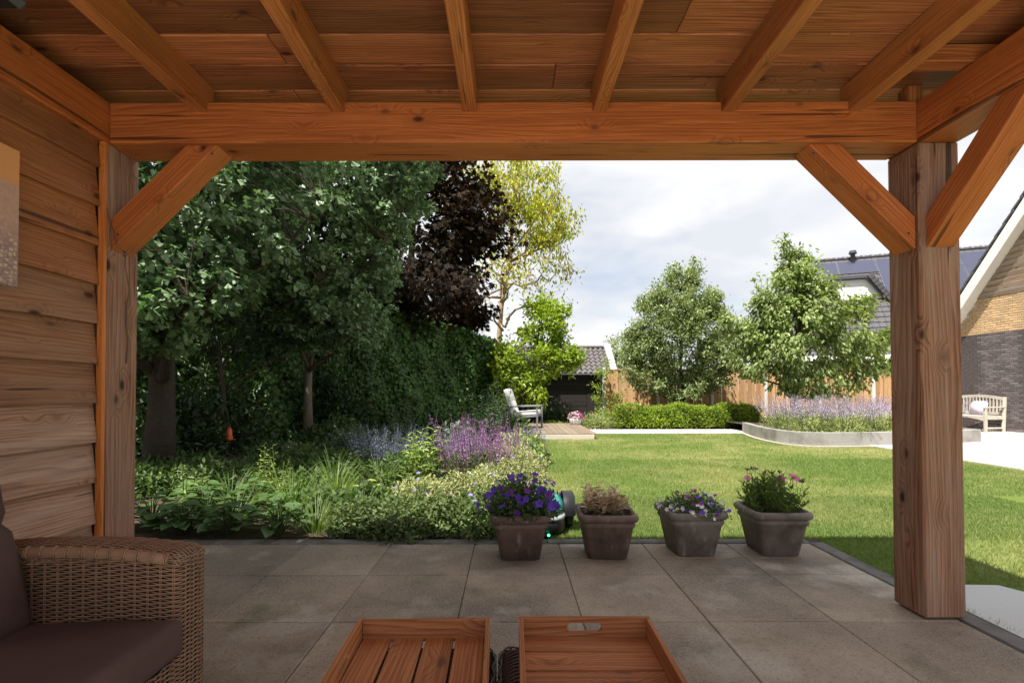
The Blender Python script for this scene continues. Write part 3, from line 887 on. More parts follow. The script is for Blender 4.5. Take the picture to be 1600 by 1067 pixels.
# plank wall on the left: lapped boards, lower edge proud
zb = [2.355, 2.169, 1.980, 1.790, 1.606, 1.419, 1.232, 1.045, 0.857, 0.668, 0.476, 0.287, 0.10, -0.05]
for i in range(len(zb) - 1):
    zt, z0 = zb[i] + 0.022, zb[i + 1]
    m_ = M['sidingw'] if i < 4 else (M['sidingm'] if i < 7 else M['sidingg'])
    h = zt - z0
    n = 36
    xs = np.linspace(YB, Y0 - 0.026, n)
    rg = np.random.default_rng(40 + i)
    # wavy (waney) lower edge, grain along local X = world Y
    wob = np.interp(xs, np.linspace(YB, Y0, 12), rg.normal(size=12) * 0.0045)
    rings = []
    for xx, wv in zip(xs, wob):
        rings.append([(-xx, -0.022, -h / 2 + wv), (-xx, 0.008, -h / 2 + wv), (-xx, 0.009, -h / 2 + wv + 0.004), (-xx, -0.017, h / 2), (-xx, -0.024, h / 2)])
    s = Soup().loft(rings, cap0=True, cap1=True, smooth=False)
    o = s.build('wall_plank', m_)
    # local x -> world -y, local y -> world +x
    o.matrix_basis = Matrix.Translation((XL - 0.026, 0, z0 + h / 2)) @ Matrix(((0, 1, 0, 0), (-1, 0, 0, 0), (0, 0, 1, 0), (0, 0, 0, 1)))
    attach(o, perg)
Soup().box((XL - 0.13, (YB + Y0) / 2, 1.15), (0.14, Y0 - YB - 0.01, 2.29)).build('wall_backing', M['black_wood'], perg)

# unseen store room added to shade the bed, its roof pitched tall for that
Soup().box((-3.75, (YB + Y1) / 2, 1.28), (3.0, Y1 - YB, 2.56)).build('unseen_store_wall', M['sidingg'], perg)
Soup().loft([[(-5.4, y_, 2.57), (-3.7, y_, 3.95), (-2.30, y_, 2.66), (-2.30, y_, 2.57)] for y_ in (YB - .1, 2.75)], cap0=True, cap1=True, smooth=False).build('store_shade_roof', M['tile2'], perg)

# canvas picture on the plank wall
def canvas_mat():
    m, t, out = newmat('canvas_print')
    v = coords(t, rand=False)
    sp = nd(t, 'ShaderNodeSeparateXYZ', {0: v})
    z = math_(t, 'ADD', math_(t, 'DIVIDE', sp.outputs['Z'], 0.54), 0.5)
    vor = nd(t, 'ShaderNodeTexVoronoi', {'Vector': v, 'Scale': 55.0, 'Randomness': 0.45}, feature='DISTANCE_TO_EDGE').outputs['Distance']
    cell = ramp(t, vor, [(0.05, (0.30, 0.19, 0.20)), (0.25, (0.62, 0.52, 0.33))])
    pk = mixc(t, noise(t, v, 60, 4), (0.42, 0.24, 0.20), (0.62, 0.42, 0.32))
    low = mixc(t, ramp(t, z, [(0.25, 0.0), (0.5, 1.0)]), cell, pk)
    c = mixc(t, ramp(t, math_(t, 'ADD', z, math_(t, 'MULTIPLY', noise(t, v, 20, 4), 0.12)), [(0.76, 0.0), (0.84, 1.0)]), low, (0.72, 0.34, 0.13))
    finish(t, out, c, 0.7, noise(t, v, 400, 2), 0.1)
    return m
cv = thing('canvas_picture', 'tall canvas print with orange top and pebble pattern on plank wall', 'picture', (XL, 1.55, 1.506))
o = Soup().box((0, 0, 0), (0.03, 0.76, 0.534), b=0.003).build('canvas', canvas_mat()); o.location = (XL + 0.006, 1.55, 1.773); attach(o, cv)
Soup().box((XL - 0.012, 1.55, 1.773), (0.012, 0.70, 0.48)).build('stretcher', M['rafter'], cv)

# infrared heater under the roof, top left
ht = thing('patio_heater', 'dark grey patio heater mounted under the roof boards by the plank wall', 'heater', (-1.73, 1.50, 2.40))
Soup().box((-1.73, 1.50, 2.455), (0.14, 0.40, 0.09), b=0.02).build('housing', M['dgrey'], ht)
Soup().box((-1.73, 1.50, 2.407), (0.10, 0.34, 0.008), b=0.002).build('grille', M['black'], ht)
for dy in (-.12, .12):
    Soup().box((-1.73, 1.50 + dy, 2.547), (0.03, 0.03, 0.10)).build('bracket', M['black'], ht)

# cord tied round the left brace
pts = [(-1.942, 2.372, 1.985), (-1.935, 2.392, 1.90), (-1.90, 2.388, 1.80), (-1.860, 2.392, 1.765), (-1.835, 2.45, 1.80), (-1.80, 2.55, 1.83)]
pts2 = [(-1.862, 2.392, 1.766), (-1.868, 2.400, 1.70), (-1.90, 2.47, 1.60), (-1.934, 2.50, 1.55), (-1.935, 2.50, 1.42), (-1.9345, 2.51, 1.35), (-1.935, 2.50, 1.24)]
s = Soup().tube(pts, 0.0032, 5).tube(pts2, 0.0035, 5)
s.tube([(-1.868, 2.392, 1.775), (-1.856, 2.385, 1.765), (-1.866, 2.388, 1.752)], 0.007, 5)
tag(s.build('cord', M['cord']), 'thin brown cord looped round the brace above the left wall post', 'cord')
# ================================================================== furniture under the roof
def weave(s, path, normals, rows, zf, pitch=0.037, rad_=0.0026, amp=0.0042, closed=False, sub=4, phase=0):
    """horizontal strands following a plan path (N,2) over/under stakes; zf(row, arclength fraction) -> z"""
    path = np.asarray(path, float)
    P = np.vstack([path, path[:1]]) if closed else path
    seg = np.linalg.norm(np.diff(P, axis=0), axis=1)
    cum = np.concatenate([[0], np.cumsum(seg)])
    Ltot = cum[-1]
    ns = max(2, int(round(Ltot / pitch)))
    if closed and ns % 2: ns += 1
    n = ns * sub + 1
    u = np.linspace(0, Ltot, n)
    xy = np.stack([np.interp(u, cum, P[:, 0]), np.interp(u, cum, P[:, 1])], 1)
    NN = np.vstack([normals, normals[:1]]) if closed else np.asarray(normals)
    nr = unit(np.stack([np.interp(u, cum, NN[:, 0]), np.interp(u, cum, NN[:, 1])], 1))
    for r in range(rows):
        off = amp * np.cos(np.pi * (np.arange(n) / sub) + np.pi * (r % 2) + phase)
        z = np.array([zf(r, uu / Ltot) for uu in u])
        pts = np.c_[xy + nr * off[:, None], z]
        s.tube(pts, rad_, 4, cap=False, flat=0.9)
    # stakes
    for k in range(ns + (0 if closed else 1)):
        i = min(k * sub, n - 1)
        x_, y_ = xy[i] - nr[i] * 0.001
        t_ = np.array([-nr[i][1], nr[i][0]]) * 0.0022
        for sg in (-1, 1):
            s.tube([(x_ + sg * t_[0], y_ + sg * t_[1], zf(0, u[i] / Ltot)), (x_ + sg * t_[0], y_ + sg * t_[1], zf(rows - 1, u[i] / Ltot))], 0.0019, 4, cap=False)
    return s

def rrect(cx, cy, hx, hy, r, k=5):
    P = []; Nn = []
    for (sx, sy, a0) in ((1, 1, 0), (-1, 1, 90), (-1, -1, 180), (1, -1, 270)):
        for i in range(k + 1):
            a = rad(a0 + 90 * i / k)
            P.append((cx + sx * (hx - r) + r * math.cos(a), cy + sy * (hy - r) + r * math.sin(a)))
            Nn.append((math.cos(a), math.sin(a)))
    return np.array(P), np.array(Nn)

def topweave(s, x0, x1, y0, y1, zfun, pitch=0.037, row=0.0066, rad_=0.0027, amp=0.0038, along='x'):
    """strands on a top surface"""
    L0, L1, W0, W1 = (x0, x1, y0, y1) if along == 'x' else (y0, y1, x0, x1)
    rows = int((W1 - W0) / row)
    ns = max(2, int((L1 - L0) / pitch)); n = ns * 4 + 1
    u = np.linspace(L0, L1, n)
    for r in range(rows + 1):
        w = W0 + (W1 - W0) * r / rows
        off = amp * np.cos(np.pi * np.arange(n) / 4 + np.pi * (r % 2))
        X, Y = (u, np.full(n, w)) if along == 'x' else (np.full(n, w), u)
        z = np.array([zfun(a, b) for a, b in zip(X, Y)])
        s.tube(np.c_[X, Y, z + off], rad_, 4, cap=False, flat=0.9)
    for k_ in range(ns + 1):
        uu = L0 + (L1 - L0) * k_ / ns
        w = np.linspace(W0, W1, 6)
        X, Y = (np.full(6, uu), w) if along == 'x' else (w, np.full(6, uu))
        s.tube(np.c_[X, Y, [zfun(a, b) for a, b in zip(X, Y)]], 0.0022, 4, cap=False)
    return s

def cushion(name, size, b, mat, parent, loc, rot=(0, 0, 0), puff=0.012, seams=None):
    bm = bmesh.new()
    bmesh.ops.create_cube(bm, size=1.0)
    bmesh.ops.scale(bm, vec=size, verts=bm.verts[:])
    bmesh.ops.bevel(bm, geom=bm.edges[:], offset=b, segments=4, profile=0.6, affect='EDGES')
    bmesh.ops.triangulate(bm, faces=[f for f in bm.faces if len(f.verts) > 4])
    long_e = [e for e in bm.edges if e.calc_length() > 0.06]
    for _ in range(4):
        long_e = [e for e in bm.edges if e.calc_length() > 0.045]
        if not long_e: break
        bmesh.ops.subdivide_edges(bm, edges=long_e, cuts=1, use_grid_fill=True)
    rg = np.random.default_rng(len(name) + int(size[0] * 100))
    ph = rg.uniform(0, 6, 6)
    for v in bm.verts:
        x, y, z = v.co
        u, w = x / (size[0] / 2), y / (size[1] / 2)
        k = max(0, 1 - u * u) * max(0, 1 - w * w)
        d = puff * k + 0.0025 * math.sin(19 * x + ph[0]) * math.sin(17 * y + ph[1]) + 0.0015 * math.sin(43 * x + 31 * y + ph[2])
        if seams:
            for sx in seams:
                d -= 0.022 * math.exp(-((x - sx) / 0.014) ** 2)
        if abs(z) > size[2] * 0.2:
            v.co.z += d * (1 if z > 0 else -0.4)
    me = bpy.data.meshes.new(name); bm.to_mesh(me); bm.free()
    for p in me.polygons: p.use_smooth = True
    o = link(name, me, mat)
    o.matrix_basis = Matrix.Translation(loc) @ (Matrix.Rotation(rot[2], 4, 'Z') @ Matrix.Rotation(rot[1], 4, 'Y') @ Matrix.Rotation(rot[0], 4, 'X'))
    return attach(o, parent)

def rattan_chair():
    r = thing('rattan_armchair', 'brown woven rattan armchair with dark brown cushions beside the plank wall', 'armchair', (-1.35, 1.1, 0))
    xf = -0.955
    def arch(x):                       # arm top height along its length
        t_ = (x + 1.70) / (xf + 1.70)
        return 0.648 - 0.030 * abs(2 * t_ - 1.05) ** 2.2
    for yc, nm in ((1.505, 'arm'), (0.67, 'arm')):
        P, Nn = rrect((-1.70 + xf) / 2, yc, (xf + 1.70) / 2, 0.066, 0.026)
        s = Soup()
        rows = 88
        xs = P[:, 0]
        Pc = np.vstack([P, P[:1]])
        cum = np.concatenate([[0], np.cumsum(np.linalg.norm(np.diff(Pc, axis=0), axis=1))]); cum /= cum[-1]
        zf = lambda r_, u: 0.05 + (arch(float(np.interp(u, cum, Pc[:, 0]))) - 0.012 - 0.05) * r_ / (rows - 1)
        if nm == 'arm' and yc > 1:
            weave(s, P, Nn, rows, zf, closed=True)
        else:
            weave(s, P, Nn, 30, lambda r_, u: 0.05 + 0.56 * r_ / 29, closed=True, rad_=0.008)
        def zt(x, y):
            e = abs(y - yc) / 0.066
            return arch(x) - 0.010 * e ** 4 - 0.02 * max(0, (x - (xf - 0.03)) / 0.03) ** 2
        topweave(s, -1.69, xf - 0.004, yc - 0.062, yc + 0.062, zt)
        arm = s.build('arm', M['rattan'], r)
        # wide flat band under the top edge with paired bindings
        if yc > 1:
            b = Soup()
            xx = np.linspace(-1.69, xf - 0.03, 40)
            ring = [[(x, yc - 0.0685 - 0.001, arch(x) - 0.027), (x, yc - 0.0715, arch(x) - 0.016), (x, yc - 0.068, arch(x) - 0.004), (x, yc - 0.058, arch(x) + 0.001)] for x in xx]
            b.loft(ring, closed=False)
            for k_ in range(19):
                x = -1.68 + k_ * 0.0405
                if x > xf - 0.03: break
                for dx in (-0.0032, 0.0032):
                    b.tube([(x + dx, yc - 0.069, arch(x) - 0.030), (x + dx, yc - 0.0745, arch(x) - 0.016), (x + dx, yc - 0.069, arch(x) - 0.001), (x + dx, yc - 0.056, arch(x) + 0.004)], 0.0022, 5)
            b.build('edge_band', M['rattan'], arm)
        rings = []
        for z in (0.03, 0.56):
            p, _ = rrect((-1.70 + xf) / 2, yc, (xf + 1.70) / 2 - 0.009, 0.057, 0.02, 3)
            rings.append([(a, c, z) for a, c in p])
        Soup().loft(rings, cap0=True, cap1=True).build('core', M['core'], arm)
    s = Soup()
    yy = np.linspace(0.73, 1.44, 12)
    weave(s, np.c_[np.full(12, xf - 0.012), yy], np.c_[np.ones(12), np.zeros(12)], 42, lambda r_, u: 0.05 + r_ * 0.0067)
    fp = s.build('front_panel', M['rattan'], r)
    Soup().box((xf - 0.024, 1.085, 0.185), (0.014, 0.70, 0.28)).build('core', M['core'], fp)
    s = Soup().box((-1.70, 1.085, 0.42), (0.05, 0.85, 0.78), b=0.02)
    s.build('back_panel', M['rattan'], r)
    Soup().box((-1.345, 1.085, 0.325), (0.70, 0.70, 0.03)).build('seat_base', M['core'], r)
    for x in (-1.66, xf - 0.05):
        for y in (0.66, 1.51):
            Soup().box((x, y, 0.025), (0.05, 0.05, 0.05), b=0.006).build('leg', M['dgrey'], r)
    cushion('seat_cushion', (0.62, 0.69, 0.105), 0.032, M['cush'], r, (-1.235, 1.085, 0.397), (0, rad(-1.5), 0), 0.014)
    sc_ = Soup()
    sc_.tube([(-0.938, 0.77, 0.444), (-0.936, 1.08, 0.446), (-0.938, 1.400, 0.444)], 0.003, 5)
    sc_.build('piping', M['cush'], r)
    cushion('back_cushion', (0.56, 0.67, 0.13), 0.05, M['cush'], r, (-1.462, 1.085, 0.69), (0, rad(75), 0), 0.025, seams=(-0.17, -0.03))
rattan_chair()

def ottoman(xc, yc, label, rz=0.0):
    r = thing('rattan_ottoman', label, 'ottoman', (xc, yc, 0))
    P, Nn = rrect(0, 0, 0.205, 0.205, 0.03)
    s = Soup()
    weave(s, P, Nn, 50, lambda r_, u: 0.03 + 0.30 * r_ / 49, closed=True, rad_=0.0034, amp=0.004)
    zt = lambda x, y: 0.348 - 0.045 * max(abs(x), abs(y)) ** 8 / 0.205 ** 8
    topweave(s, -0.204, 0.204, -0.20, 0.20, zt, row=0.0085, rad_=0.0038, amp=0.003, along='x')
    for o in [s.build('weave', M['rattan_d'])]:
        o.location = (xc, yc, 0); attach(o, r)
    Soup().box((xc, yc, 0.175), (0.395, 0.395, 0.32), b=0.02).build('core', M['core'], r)
    for sx in (-1, 1):
        for sy in (-1, 1):
            Soup().box((xc + sx * 0.17, yc + sy * 0.17, 0.015), (0.04, 0.04, 0.03)).build('leg', M['dgrey'], r)
    r.rotation_euler = (0, 0, rz)
ottoman(-0.252, 1.29, 'dark woven rattan ottoman under the tray with lengthwise slats', rad(0))
ottoman(0.176, 1.295, 'dark woven rattan ottoman under the tray with handle hole in its end wall', rad(0))

def handled_wall(name, L, h, t_, parent, mat, hole=True):
    """tray wall along X, oval hand hole in the middle; origin at its bottom centre"""
    bm = bmesh.new()
    hw, hh = 0.052, 0.0135
    out = [(-L / 2, 0), (L / 2, 0), (L / 2, h), (-L / 2, h)]
    zc = h * 0.56
    k = 8
    hole_p = []
    for i in range(k + 1):
        a = -math.pi / 2 + math.pi * i / k; hole_p.append((hw - hh + hh * math.cos(a), zc + hh * math.sin(a)))
    for i in range(k + 1):
        a = math.pi / 2 + math.pi * i / k; hole_p.append((-hw + hh + hh * math.cos(a), zc + hh * math.sin(a)))
    es = []
    def loop(pts, y):
        vs = [bm.verts.new((x, y, z)) for x, z in pts]
        return vs, [bm.edges.new((vs[i], vs[(i + 1) % len(vs)])) for i in range(len(vs))]
    rings = []
    for y in (-t_ / 2, t_ / 2):
        v1, e1 = loop(out, y)
        v2, e2 = loop(hole_p, y) if hole else ([], [])
        bmesh.ops.triangle_fill(bm, edges=e1 + e2, use_beauty=True)
        rings.append((v1, v2))
    for idx in (0, 1):
        a, b = rings[0][idx], rings[1][idx]
        for i in range(len(a)):
            j = (i + 1) % len(a)
            bm.faces.new((a[i], a[j], b[j], b[i]))
    bmesh.ops.recalc_face_normals(bm, faces=bm.faces[:])
    me = bpy.data.meshes.new(name); bm.to_mesh(me); bm.free()
    return link(name, me, mat, parent, keep=False)

def tray(loc, rz, label):
    W = 0.392; t_ = 0.0135; h = 0.064
    r = thing('wooden_tray', label, 'tray', loc, 0)
    # slats run along local X; handle walls are at +-Y
    edges = [0.0]
    rg = np.random.default_rng(int(abs(loc[0]) * 1000))
    ws = np.array([0.092, 0.088, 0.095, 0.09]) ; ws = ws / ws.sum() * (W - 2 * t_)
    y = -(W / 2 - t_)
    for w in ws:
        v, f = chbox((W - 2 * t_ - 0.001, w - 0.0075, 0.011), 0.0015)
        o = Soup().add(v, f).build('slat', M['tray'], r, False)
        o.location = (0, y + w / 2, 0.0065); o.rotation_euler = (rg.uniform(-.01, .01), 0, rg.uniform(-.006, .006))
        y += w
    for sg in (-1, 1):
        o = handled_wall('tray_wall', W, h, t_, r, M['tray']); o.location = (0, sg * (W / 2 - t_ / 2), 0)
        v, f = chbox((W - 2 * t_ - 0.0008, t_, h - 0.001), 0.0015)
        o = Soup().add(v, f).build('tray_wall', M['tray'], r, False)
        o.location = (sg * (W / 2 - t_ / 2), 0, h / 2 - 0.0); o.rotation_euler = (0, 0, rad(90))
    r.rotation_euler = (0, 0, rz)
tray((-0.252, 1.302, 0.3565), rad(91.3), 'orange brown wooden tray with lengthwise slats and slot handle in its side')
tray((0.2195, 1.312, 0.3565), rad(-0.4), 'orange brown wooden tray with crosswise slats and handle hole in end wall')

# ================================================================== planters
def planter(x, y, label, pale, rz, plant, soilz=0.262):
    r = thing('planter', label, 'planter', (x, y, 0), 0, 'square planters along the patio edge')
    prof = [(0.118, 0.0, .035), (0.128, 0.004, .04), (0.163, 0.205, .042), (0.170, 0.212, .044), (0.176, 0.222, .046), (0.176, 0.232, .046), (0.171, 0.240, .045), (0.172, 0.248, .045),
            (0.186, 0.252, .05), (0.193, 0.262, .052), (0.195, 0.276, .053), (0.191, 0.290, .052), (0.182, 0.298, .05), (0.170, 0.298, .046), (0.160, 0.291, .042), (0.154, 0.275, .04), (0.150, 0.25, .04)]
    rings = []
    rg = np.random.default_rng(int(x * 100) + 9)
    for hw, z, cr in prof:
        p, _ = rrect(0, 0, hw, hw, cr, 6)
        p = p * (1 + rg.normal(size=(len(p), 1)) * 0.0025)
        rings.append([(a, b, z) for a, b in p])
    body = Soup().loft(rings, cap0=True).build('pot_body', M['potlight'] if pale else M['pot'], r, False)
    p, _ = rrect(0, 0, 0.156, 0.156, 0.04, 4)
    Soup().add([(a, b, soilz + 0.005 * math.sin(9 * i)) for i, (a, b) in enumerate(p)], [tuple(range(len(p)))]).build('soil', M['soil'], r, False)
    r.rotation_euler = (0, 0, rz)
    return r
def blob_leaves(rng, n, cx, cy, z0, rx, ry, h, up=0.6):
    """points through a dome with outward directions"""
    d = rdir(n, rng); d[:, 2] = np.abs(d[:, 2])
    q = rng.uniform(0.25, 1.0, n) ** 0.5
    lump = 1 + 0.18 * np.sin(5 * d[:, 0] + 1) * np.sin(6 * d[:, 1] + 2)
    pos = np.c_[cx + rx * d[:, 0] * q * lump, cy + ry * d[:, 1] * q * lump, z0 + h * d[:, 2] * q * lump]
    nr = unit(d + rdir(n, rng) * 0.5 + np.array([0, 0, up]))
    xd = unit(rdir(n, rng) + d * 0.5)
    return pos, xd, nr, d, q
def pot_plant(name, label, x, y, fn, group=None):
    r = thing(name, label, 'plant', (x, y, 0.255), 0, group)
    fn(r, np.random.default_rng(int(x * 1000) + 3), x, y)
def stems(rng, n, cx, cy, z0, r0, pts_, rad_=0.0018):
    s = Soup()
    for i in range(n):
        e = pts_[rng.integers(len(pts_))]
        b = np.array([cx + rng.normal() * r0, cy + rng.normal() * r0, z0])
        m = (b + e) / 2 + np.array([0, 0, 0.02])
        s.tube([b, m, e], [rad_ * 1.3, rad_, rad_ * .6], 4, cap=False)
    return s
def petunia(r, rng, x, y):
    pos, xd, nr, d, q = blob_leaves(rng, 1900, x + .01, y, 0.265, 0.255, 0.22, 0.24)
    f = Soup().place(OVAL, pos, xd, nr, rng.uniform(0.022, 0.042, len(pos)))
    f.build('foliage', LM['mid'], r)['kind'] = 'stuff'
    stems(rng, 60, x, y, 0.25, 0.05, pos).build('stems', M['stem'], r)
    fp, _, _, fd, fq = blob_leaves(rng, 64, x + .012, y, 0.30, 0.275, 0.235, 0.245)
    fp = fp + fd * 0.02
    for i in range(len(fp)):
        if fq[i] < 0.62: fp[i] += fd[i] * 0.06
    for k, (m_, c) in enumerate((('violet', 0), ('purple', 1))):
        idx = np.arange(len(fp))[(np.arange(len(fp)) % 4 == 0) == (k == 1)]
        for i in idx:
            n_ = unit(fd[i:i + 1] + np.array([[0, -0.55, 0.25]]) + rdir(1, rng) * 0.3)
            Soup().place(T_flower(5, 0.35, 1.05), fp[i:i + 1], rdir(1, rng), n_, rng.uniform(0.022, 0.034, 1)).build('flower', LM[m_], r)
def pink_foliage(r, rng, x, y):
    s = Soup(); pts = []
    for k in range(70):
        a, rr = rng.uniform(0, 2 * math.pi), 0.145 * math.sqrt(rng.uniform(0, 1))
        hgt = rng.uniform(0.07, 0.175)
        top = np.array([x + rr * math.cos(a) * 1.1, y + rr * math.sin(a) * 1.1, 0.275 + hgt])
        pts.append(top); n = 14
        ang = rng.uniform(0, 2 * np.pi, n); dd = np.c_[np.cos(ang), np.sin(ang), rng.uniform(-.2, .9, n)]
        pos = top - np.array([0, 0, 1]) * rng.uniform(0, hgt * .8, n)[:, None]
        s.place(NARROW if k % 2 else OVAL, pos, dd, np.tile([0, 0, 1.0], (n, 1)) + rdir(n, rng) * .3, rng.uniform(0.032, 0.054, n))
    s.build('foliage', LM['pinkleaf'], r)['kind'] = 'stuff'
    stems(rng, 46, x, y, 0.25, 0.09, np.array(pts)).build('stems', M['stem'], r)
def calibrachoa(r, rng, x, y):
    pos, xd, nr, d, q = blob_leaves(rng, 1700, x + .01, y - .02, 0.265, 0.215, 0.20, 0.125)
    Soup().place(OVAL, pos, xd, nr, rng.uniform(0.014, 0.026, len(pos))).build('foliage', LM['mid'], r)['kind'] = 'stuff'
    stems(rng, 40, x, y, 0.25, 0.05, pos).build('stems', M['stem'], r)
    fp, _, _, fd, fq = blob_leaves(rng, 105, x + .01, y - .02, 0.275, 0.225, 0.215, 0.135)
    fp += fd * 0.012
    for i in range(len(fp)):
        u = (fp[i][0] - x) / 0.2 + rng.normal() * 0.35
        m_ = 'magenta' if (fp[i][2] > 0.345 and u < 0.2) else ('white' if u < 0.0 or rng.uniform() < .22 else ('violet' if rng.uniform() < .7 else 'purple'))
        n_ = unit(fd[i:i + 1] + np.array([[0, -0.5, 0.35]]) + rdir(1, rng) * 0.3)
        Soup().place(T_flower(5, 0.3, 1.05), fp[i:i + 1], rdir(1, rng), n_, rng.uniform(0.012, 0.020, 1)).build('flower', LM[m_], r)
def osteospermum(r, rng, x, y):
    s = Soup(); st = Soup(); tips = []
    for k in range(85):
        a, rr = rng.uniform(0, 2 * math.pi), 0.13 * math.sqrt(rng.uniform(0, 1))
        b = np.array([x + rr * math.cos(a), y + rr * math.sin(a), 0.26])
        o_ = np.array([math.cos(a), math.sin(a), 0]) * rr * rng.uniform(0.3, .9)
        tip = b + o_ + np.array([0, 0, rng.uniform(0.12, 0.30) - rr * .5])
        tips.append(tip); st.tube([b, (b + tip) / 2 + o_ * .1, tip], [.0025, .002, .0014], 4, cap=False)
        n = 20; t_ = rng.uniform(0.15, 1, n)[:, None]
        pos = b * (1 - t_) + tip * t_
        ang = rng.uniform(0, 2 * np.pi, n); dd = np.c_[np.cos(ang), np.sin(ang), rng.uniform(.3, 1.4, n)]
        s.place(NARROW, pos, dd, rdir(n, rng) + np.array([0, 0, .6]), rng.uniform(0.028, 0.055, n))
    s.build('foliage', LM['lily'], r)['kind'] = 'stuff'
    tips = np.array(tips)
    # flowers: open crimson daisies and dark spent heads on long stalks
    spots = [(-.155, 0.02, .42, 'ray', .022), (.055, -.02, .425, 'ray', .024), (.075, -.03, .405, 'ray', .024), (.03, -.04, .395, 'ray', .02), (.155, .02, .432, 'ray', .024), (.17, .0, .42, 'ray', .022),
             (-.165, .0, .475, 'darkp', .017), (-.135, .02, .482, 'darkp', .018), (-.09, .04, .472, 'darkp', .018), (-.02, .03, .455, 'darkp', .017), (.08, .04, .452, 'darkp', .015), (-.05, 0., .445, 'darkp', .014), (.215, 0, .395, 'darkp', .018), (.225, .02, .385, 'darkp', .016)]
    for dx, dy, z, m_, sz in spots:
        z += .07
        p = np.array([x + dx, y + dy, z])
        b = tips[np.argmin(np.linalg.norm(tips[:, :2] - p[:2], axis=1))]
        st.tube([b - [0, 0, .05], (b + p) / 2, p], [.002, .0016, .0014], 4, cap=False)
        nrm = np.array([[0.1, -0.55, 0.8]]) if m_ == 'ray' else np.array([[0.0, -0.1, 1.0]])
        Soup().place(T_flower(11, 0.12 if m_ == 'ray' else 0.8, 0.75), p[None], rdir(1, rng), nrm, [sz * 1.35]).build('flower', LM[m_], r)
    st.build('stems', M['stem'], r)
planter(0.060, 3.350, 'reddish brown square planter holding violet petunias', False, rad(3), None)
planter(0.640, 3.370, 'dark brown square planter holding low pink and cream foliage', False, rad(-2), None)
planter(1.232, 3.425, 'stained grey brown square planter holding white and purple small flowers', True, rad(4), None)
planter(1.800, 3.430, 'grey brown square planter holding tall green daisy plant', True, rad(-1), None)
pot_plant('petunia_plant', 'bushy violet petunia in the reddish brown planter', 0.060, 3.35, petunia)
pot_plant('foliage_plant', 'low pink and cream leaved plant in dark brown planter', 0.640, 3.37, pink_foliage)
pot_plant('bedding_plant', 'white, magenta and purple flowering plant spilling over the stained planter rim', 1.232, 3.425, calibrachoa)
pot_plant('daisy_plant', 'upright green daisy plant with crimson flowers and dark seed heads', 1.800, 3.43, osteospermum)

# ================================================================== robot mower
def mower():
    x, y = 0.235, 4.02
    r = thing('robot_mower', 'teal and black robot lawn mower parked behind the petunia planter', 'lawn mower', (x, y, 0))
    def shell(name, prof, mat, k=28, ex=3.0):
        rings = []
        for hx, hy, z, dx in prof:
            rings.append([(x + dx + hx * math.copysign(abs(math.cos(a)) ** (2 / ex), math.cos(a)), y + hy * math.copysign(abs(math.sin(a)) ** (2 / ex), math.sin(a)), z) for a in np.linspace(0, 2 * np.pi, k + 1)[:-1]])
        return Soup().loft(rings, cap0=True, cap1=True).build(name, mat, r)
    shell('chassis', [(.19, .26, .012, 0), (.20, .28, .04, 0), (.20, .28, .10, 0), (.195, .27, .115, 0)], M['black'])
    shell('side_shell', [(.20, .285, .114, 0), (.202, .29, .13, 0), (.195, .28, .15, 0)], M['lgrey'])
    shell('top_cover', [(.193, .275, .149, 0), (.19, .268, .19, 0), (.18, .25, .235, 0), (.15, .21, .265, 0), (.10, .16, .272, 0)], M['teal'])
    shell('control_panel', [(.062, .07, .265, -.02), (.058, .066, .2795, -.02)], M['lgrey'])
    o = Soup()
    th = np.linspace(0, 2 * np.pi, 17)[:-1]
    o.loft([[(x + .085 + .028 * math.cos(a), y - .262 - dz_, .205 + .028 * math.sin(a)) for a in th] for dz_ in (-.03, .012)], cap1=True, cap0=True).build('stop_button', M['red'], r)
    for sx in (-1, 1):
        w = Soup()
        prof = [(.075, -.03), (.125, -.03), (.135, -.02), (.135, .02), (.125, .03), (.075, .03)]
        rg_ = [[(x + sx * .235 + dx, y + .02 + rr * math.cos(a), .135 + rr * math.sin(a)) for a in np.linspace(0, 2 * np.pi, 29)[:-1]] for rr, dx in prof]
        wo = w.loft(rg_, cap0=True, cap1=True, smooth=False).build('wheel', M['black'], r)
        Soup().loft([[(x + sx * (.235 + dx), y + .02 + rr * math.cos(a), .135 + rr * math.sin(a)) for a in np.linspace(0, 2 * np.pi, 21)[:-1]] for rr, dx in ((.07, .025), (.055, .034), (.02, .036))], cap1=True).build('hub', M['dgrey'], wo)
        # wheel arch over the wheel
        Soup().loft([[(x + sx * (.235 + dx), y + .02 + .148 * math.cos(a), .138 + .148 * math.sin(a)) for a in np.linspace(rad(-8), rad(188), 16)] for dx in (-.05, -.03, .03)] + [[(x + sx * (.235 + .044), y + .02 + .130 * math.cos(a), .138 + .130 * math.sin(a)) for a in np.linspace(rad(-8), rad(188), 16)]], closed=False).build('wheel_arch', M['black'], r)
    d = thing('charging_dock', 'low black charging dock with green light in front of the mower', 'charging dock', (0.13, 3.77, 0))
    Soup().box((0.13, 3.80, 0.012), (0.34, 0.14, 0.03), b=0.01).build('base_plate', M['black'], d)
    Soup().box((0.10, 3.79, 0.07), (0.09, 0.06, 0.10), b=0.015).build('contact_head', M['dgrey'], d)
    Soup().box((0.287, 3.725, 0.020), (0.016, 0.016, 0.016), b=0.003).build('light', M['led'], d)
    tag(Soup().tube([(0.05, 3.78, 0.03), (-0.02, 3.74, 0.004), (-0.4, 3.735, 0.006), (-1.0, 3.72, 0.006), (-1.9, 3.73, 0.006)], 0.006, 6).build('power_cable', M['black']), 'black power cable running along the patio edge from the charging dock', 'cable')
mower()

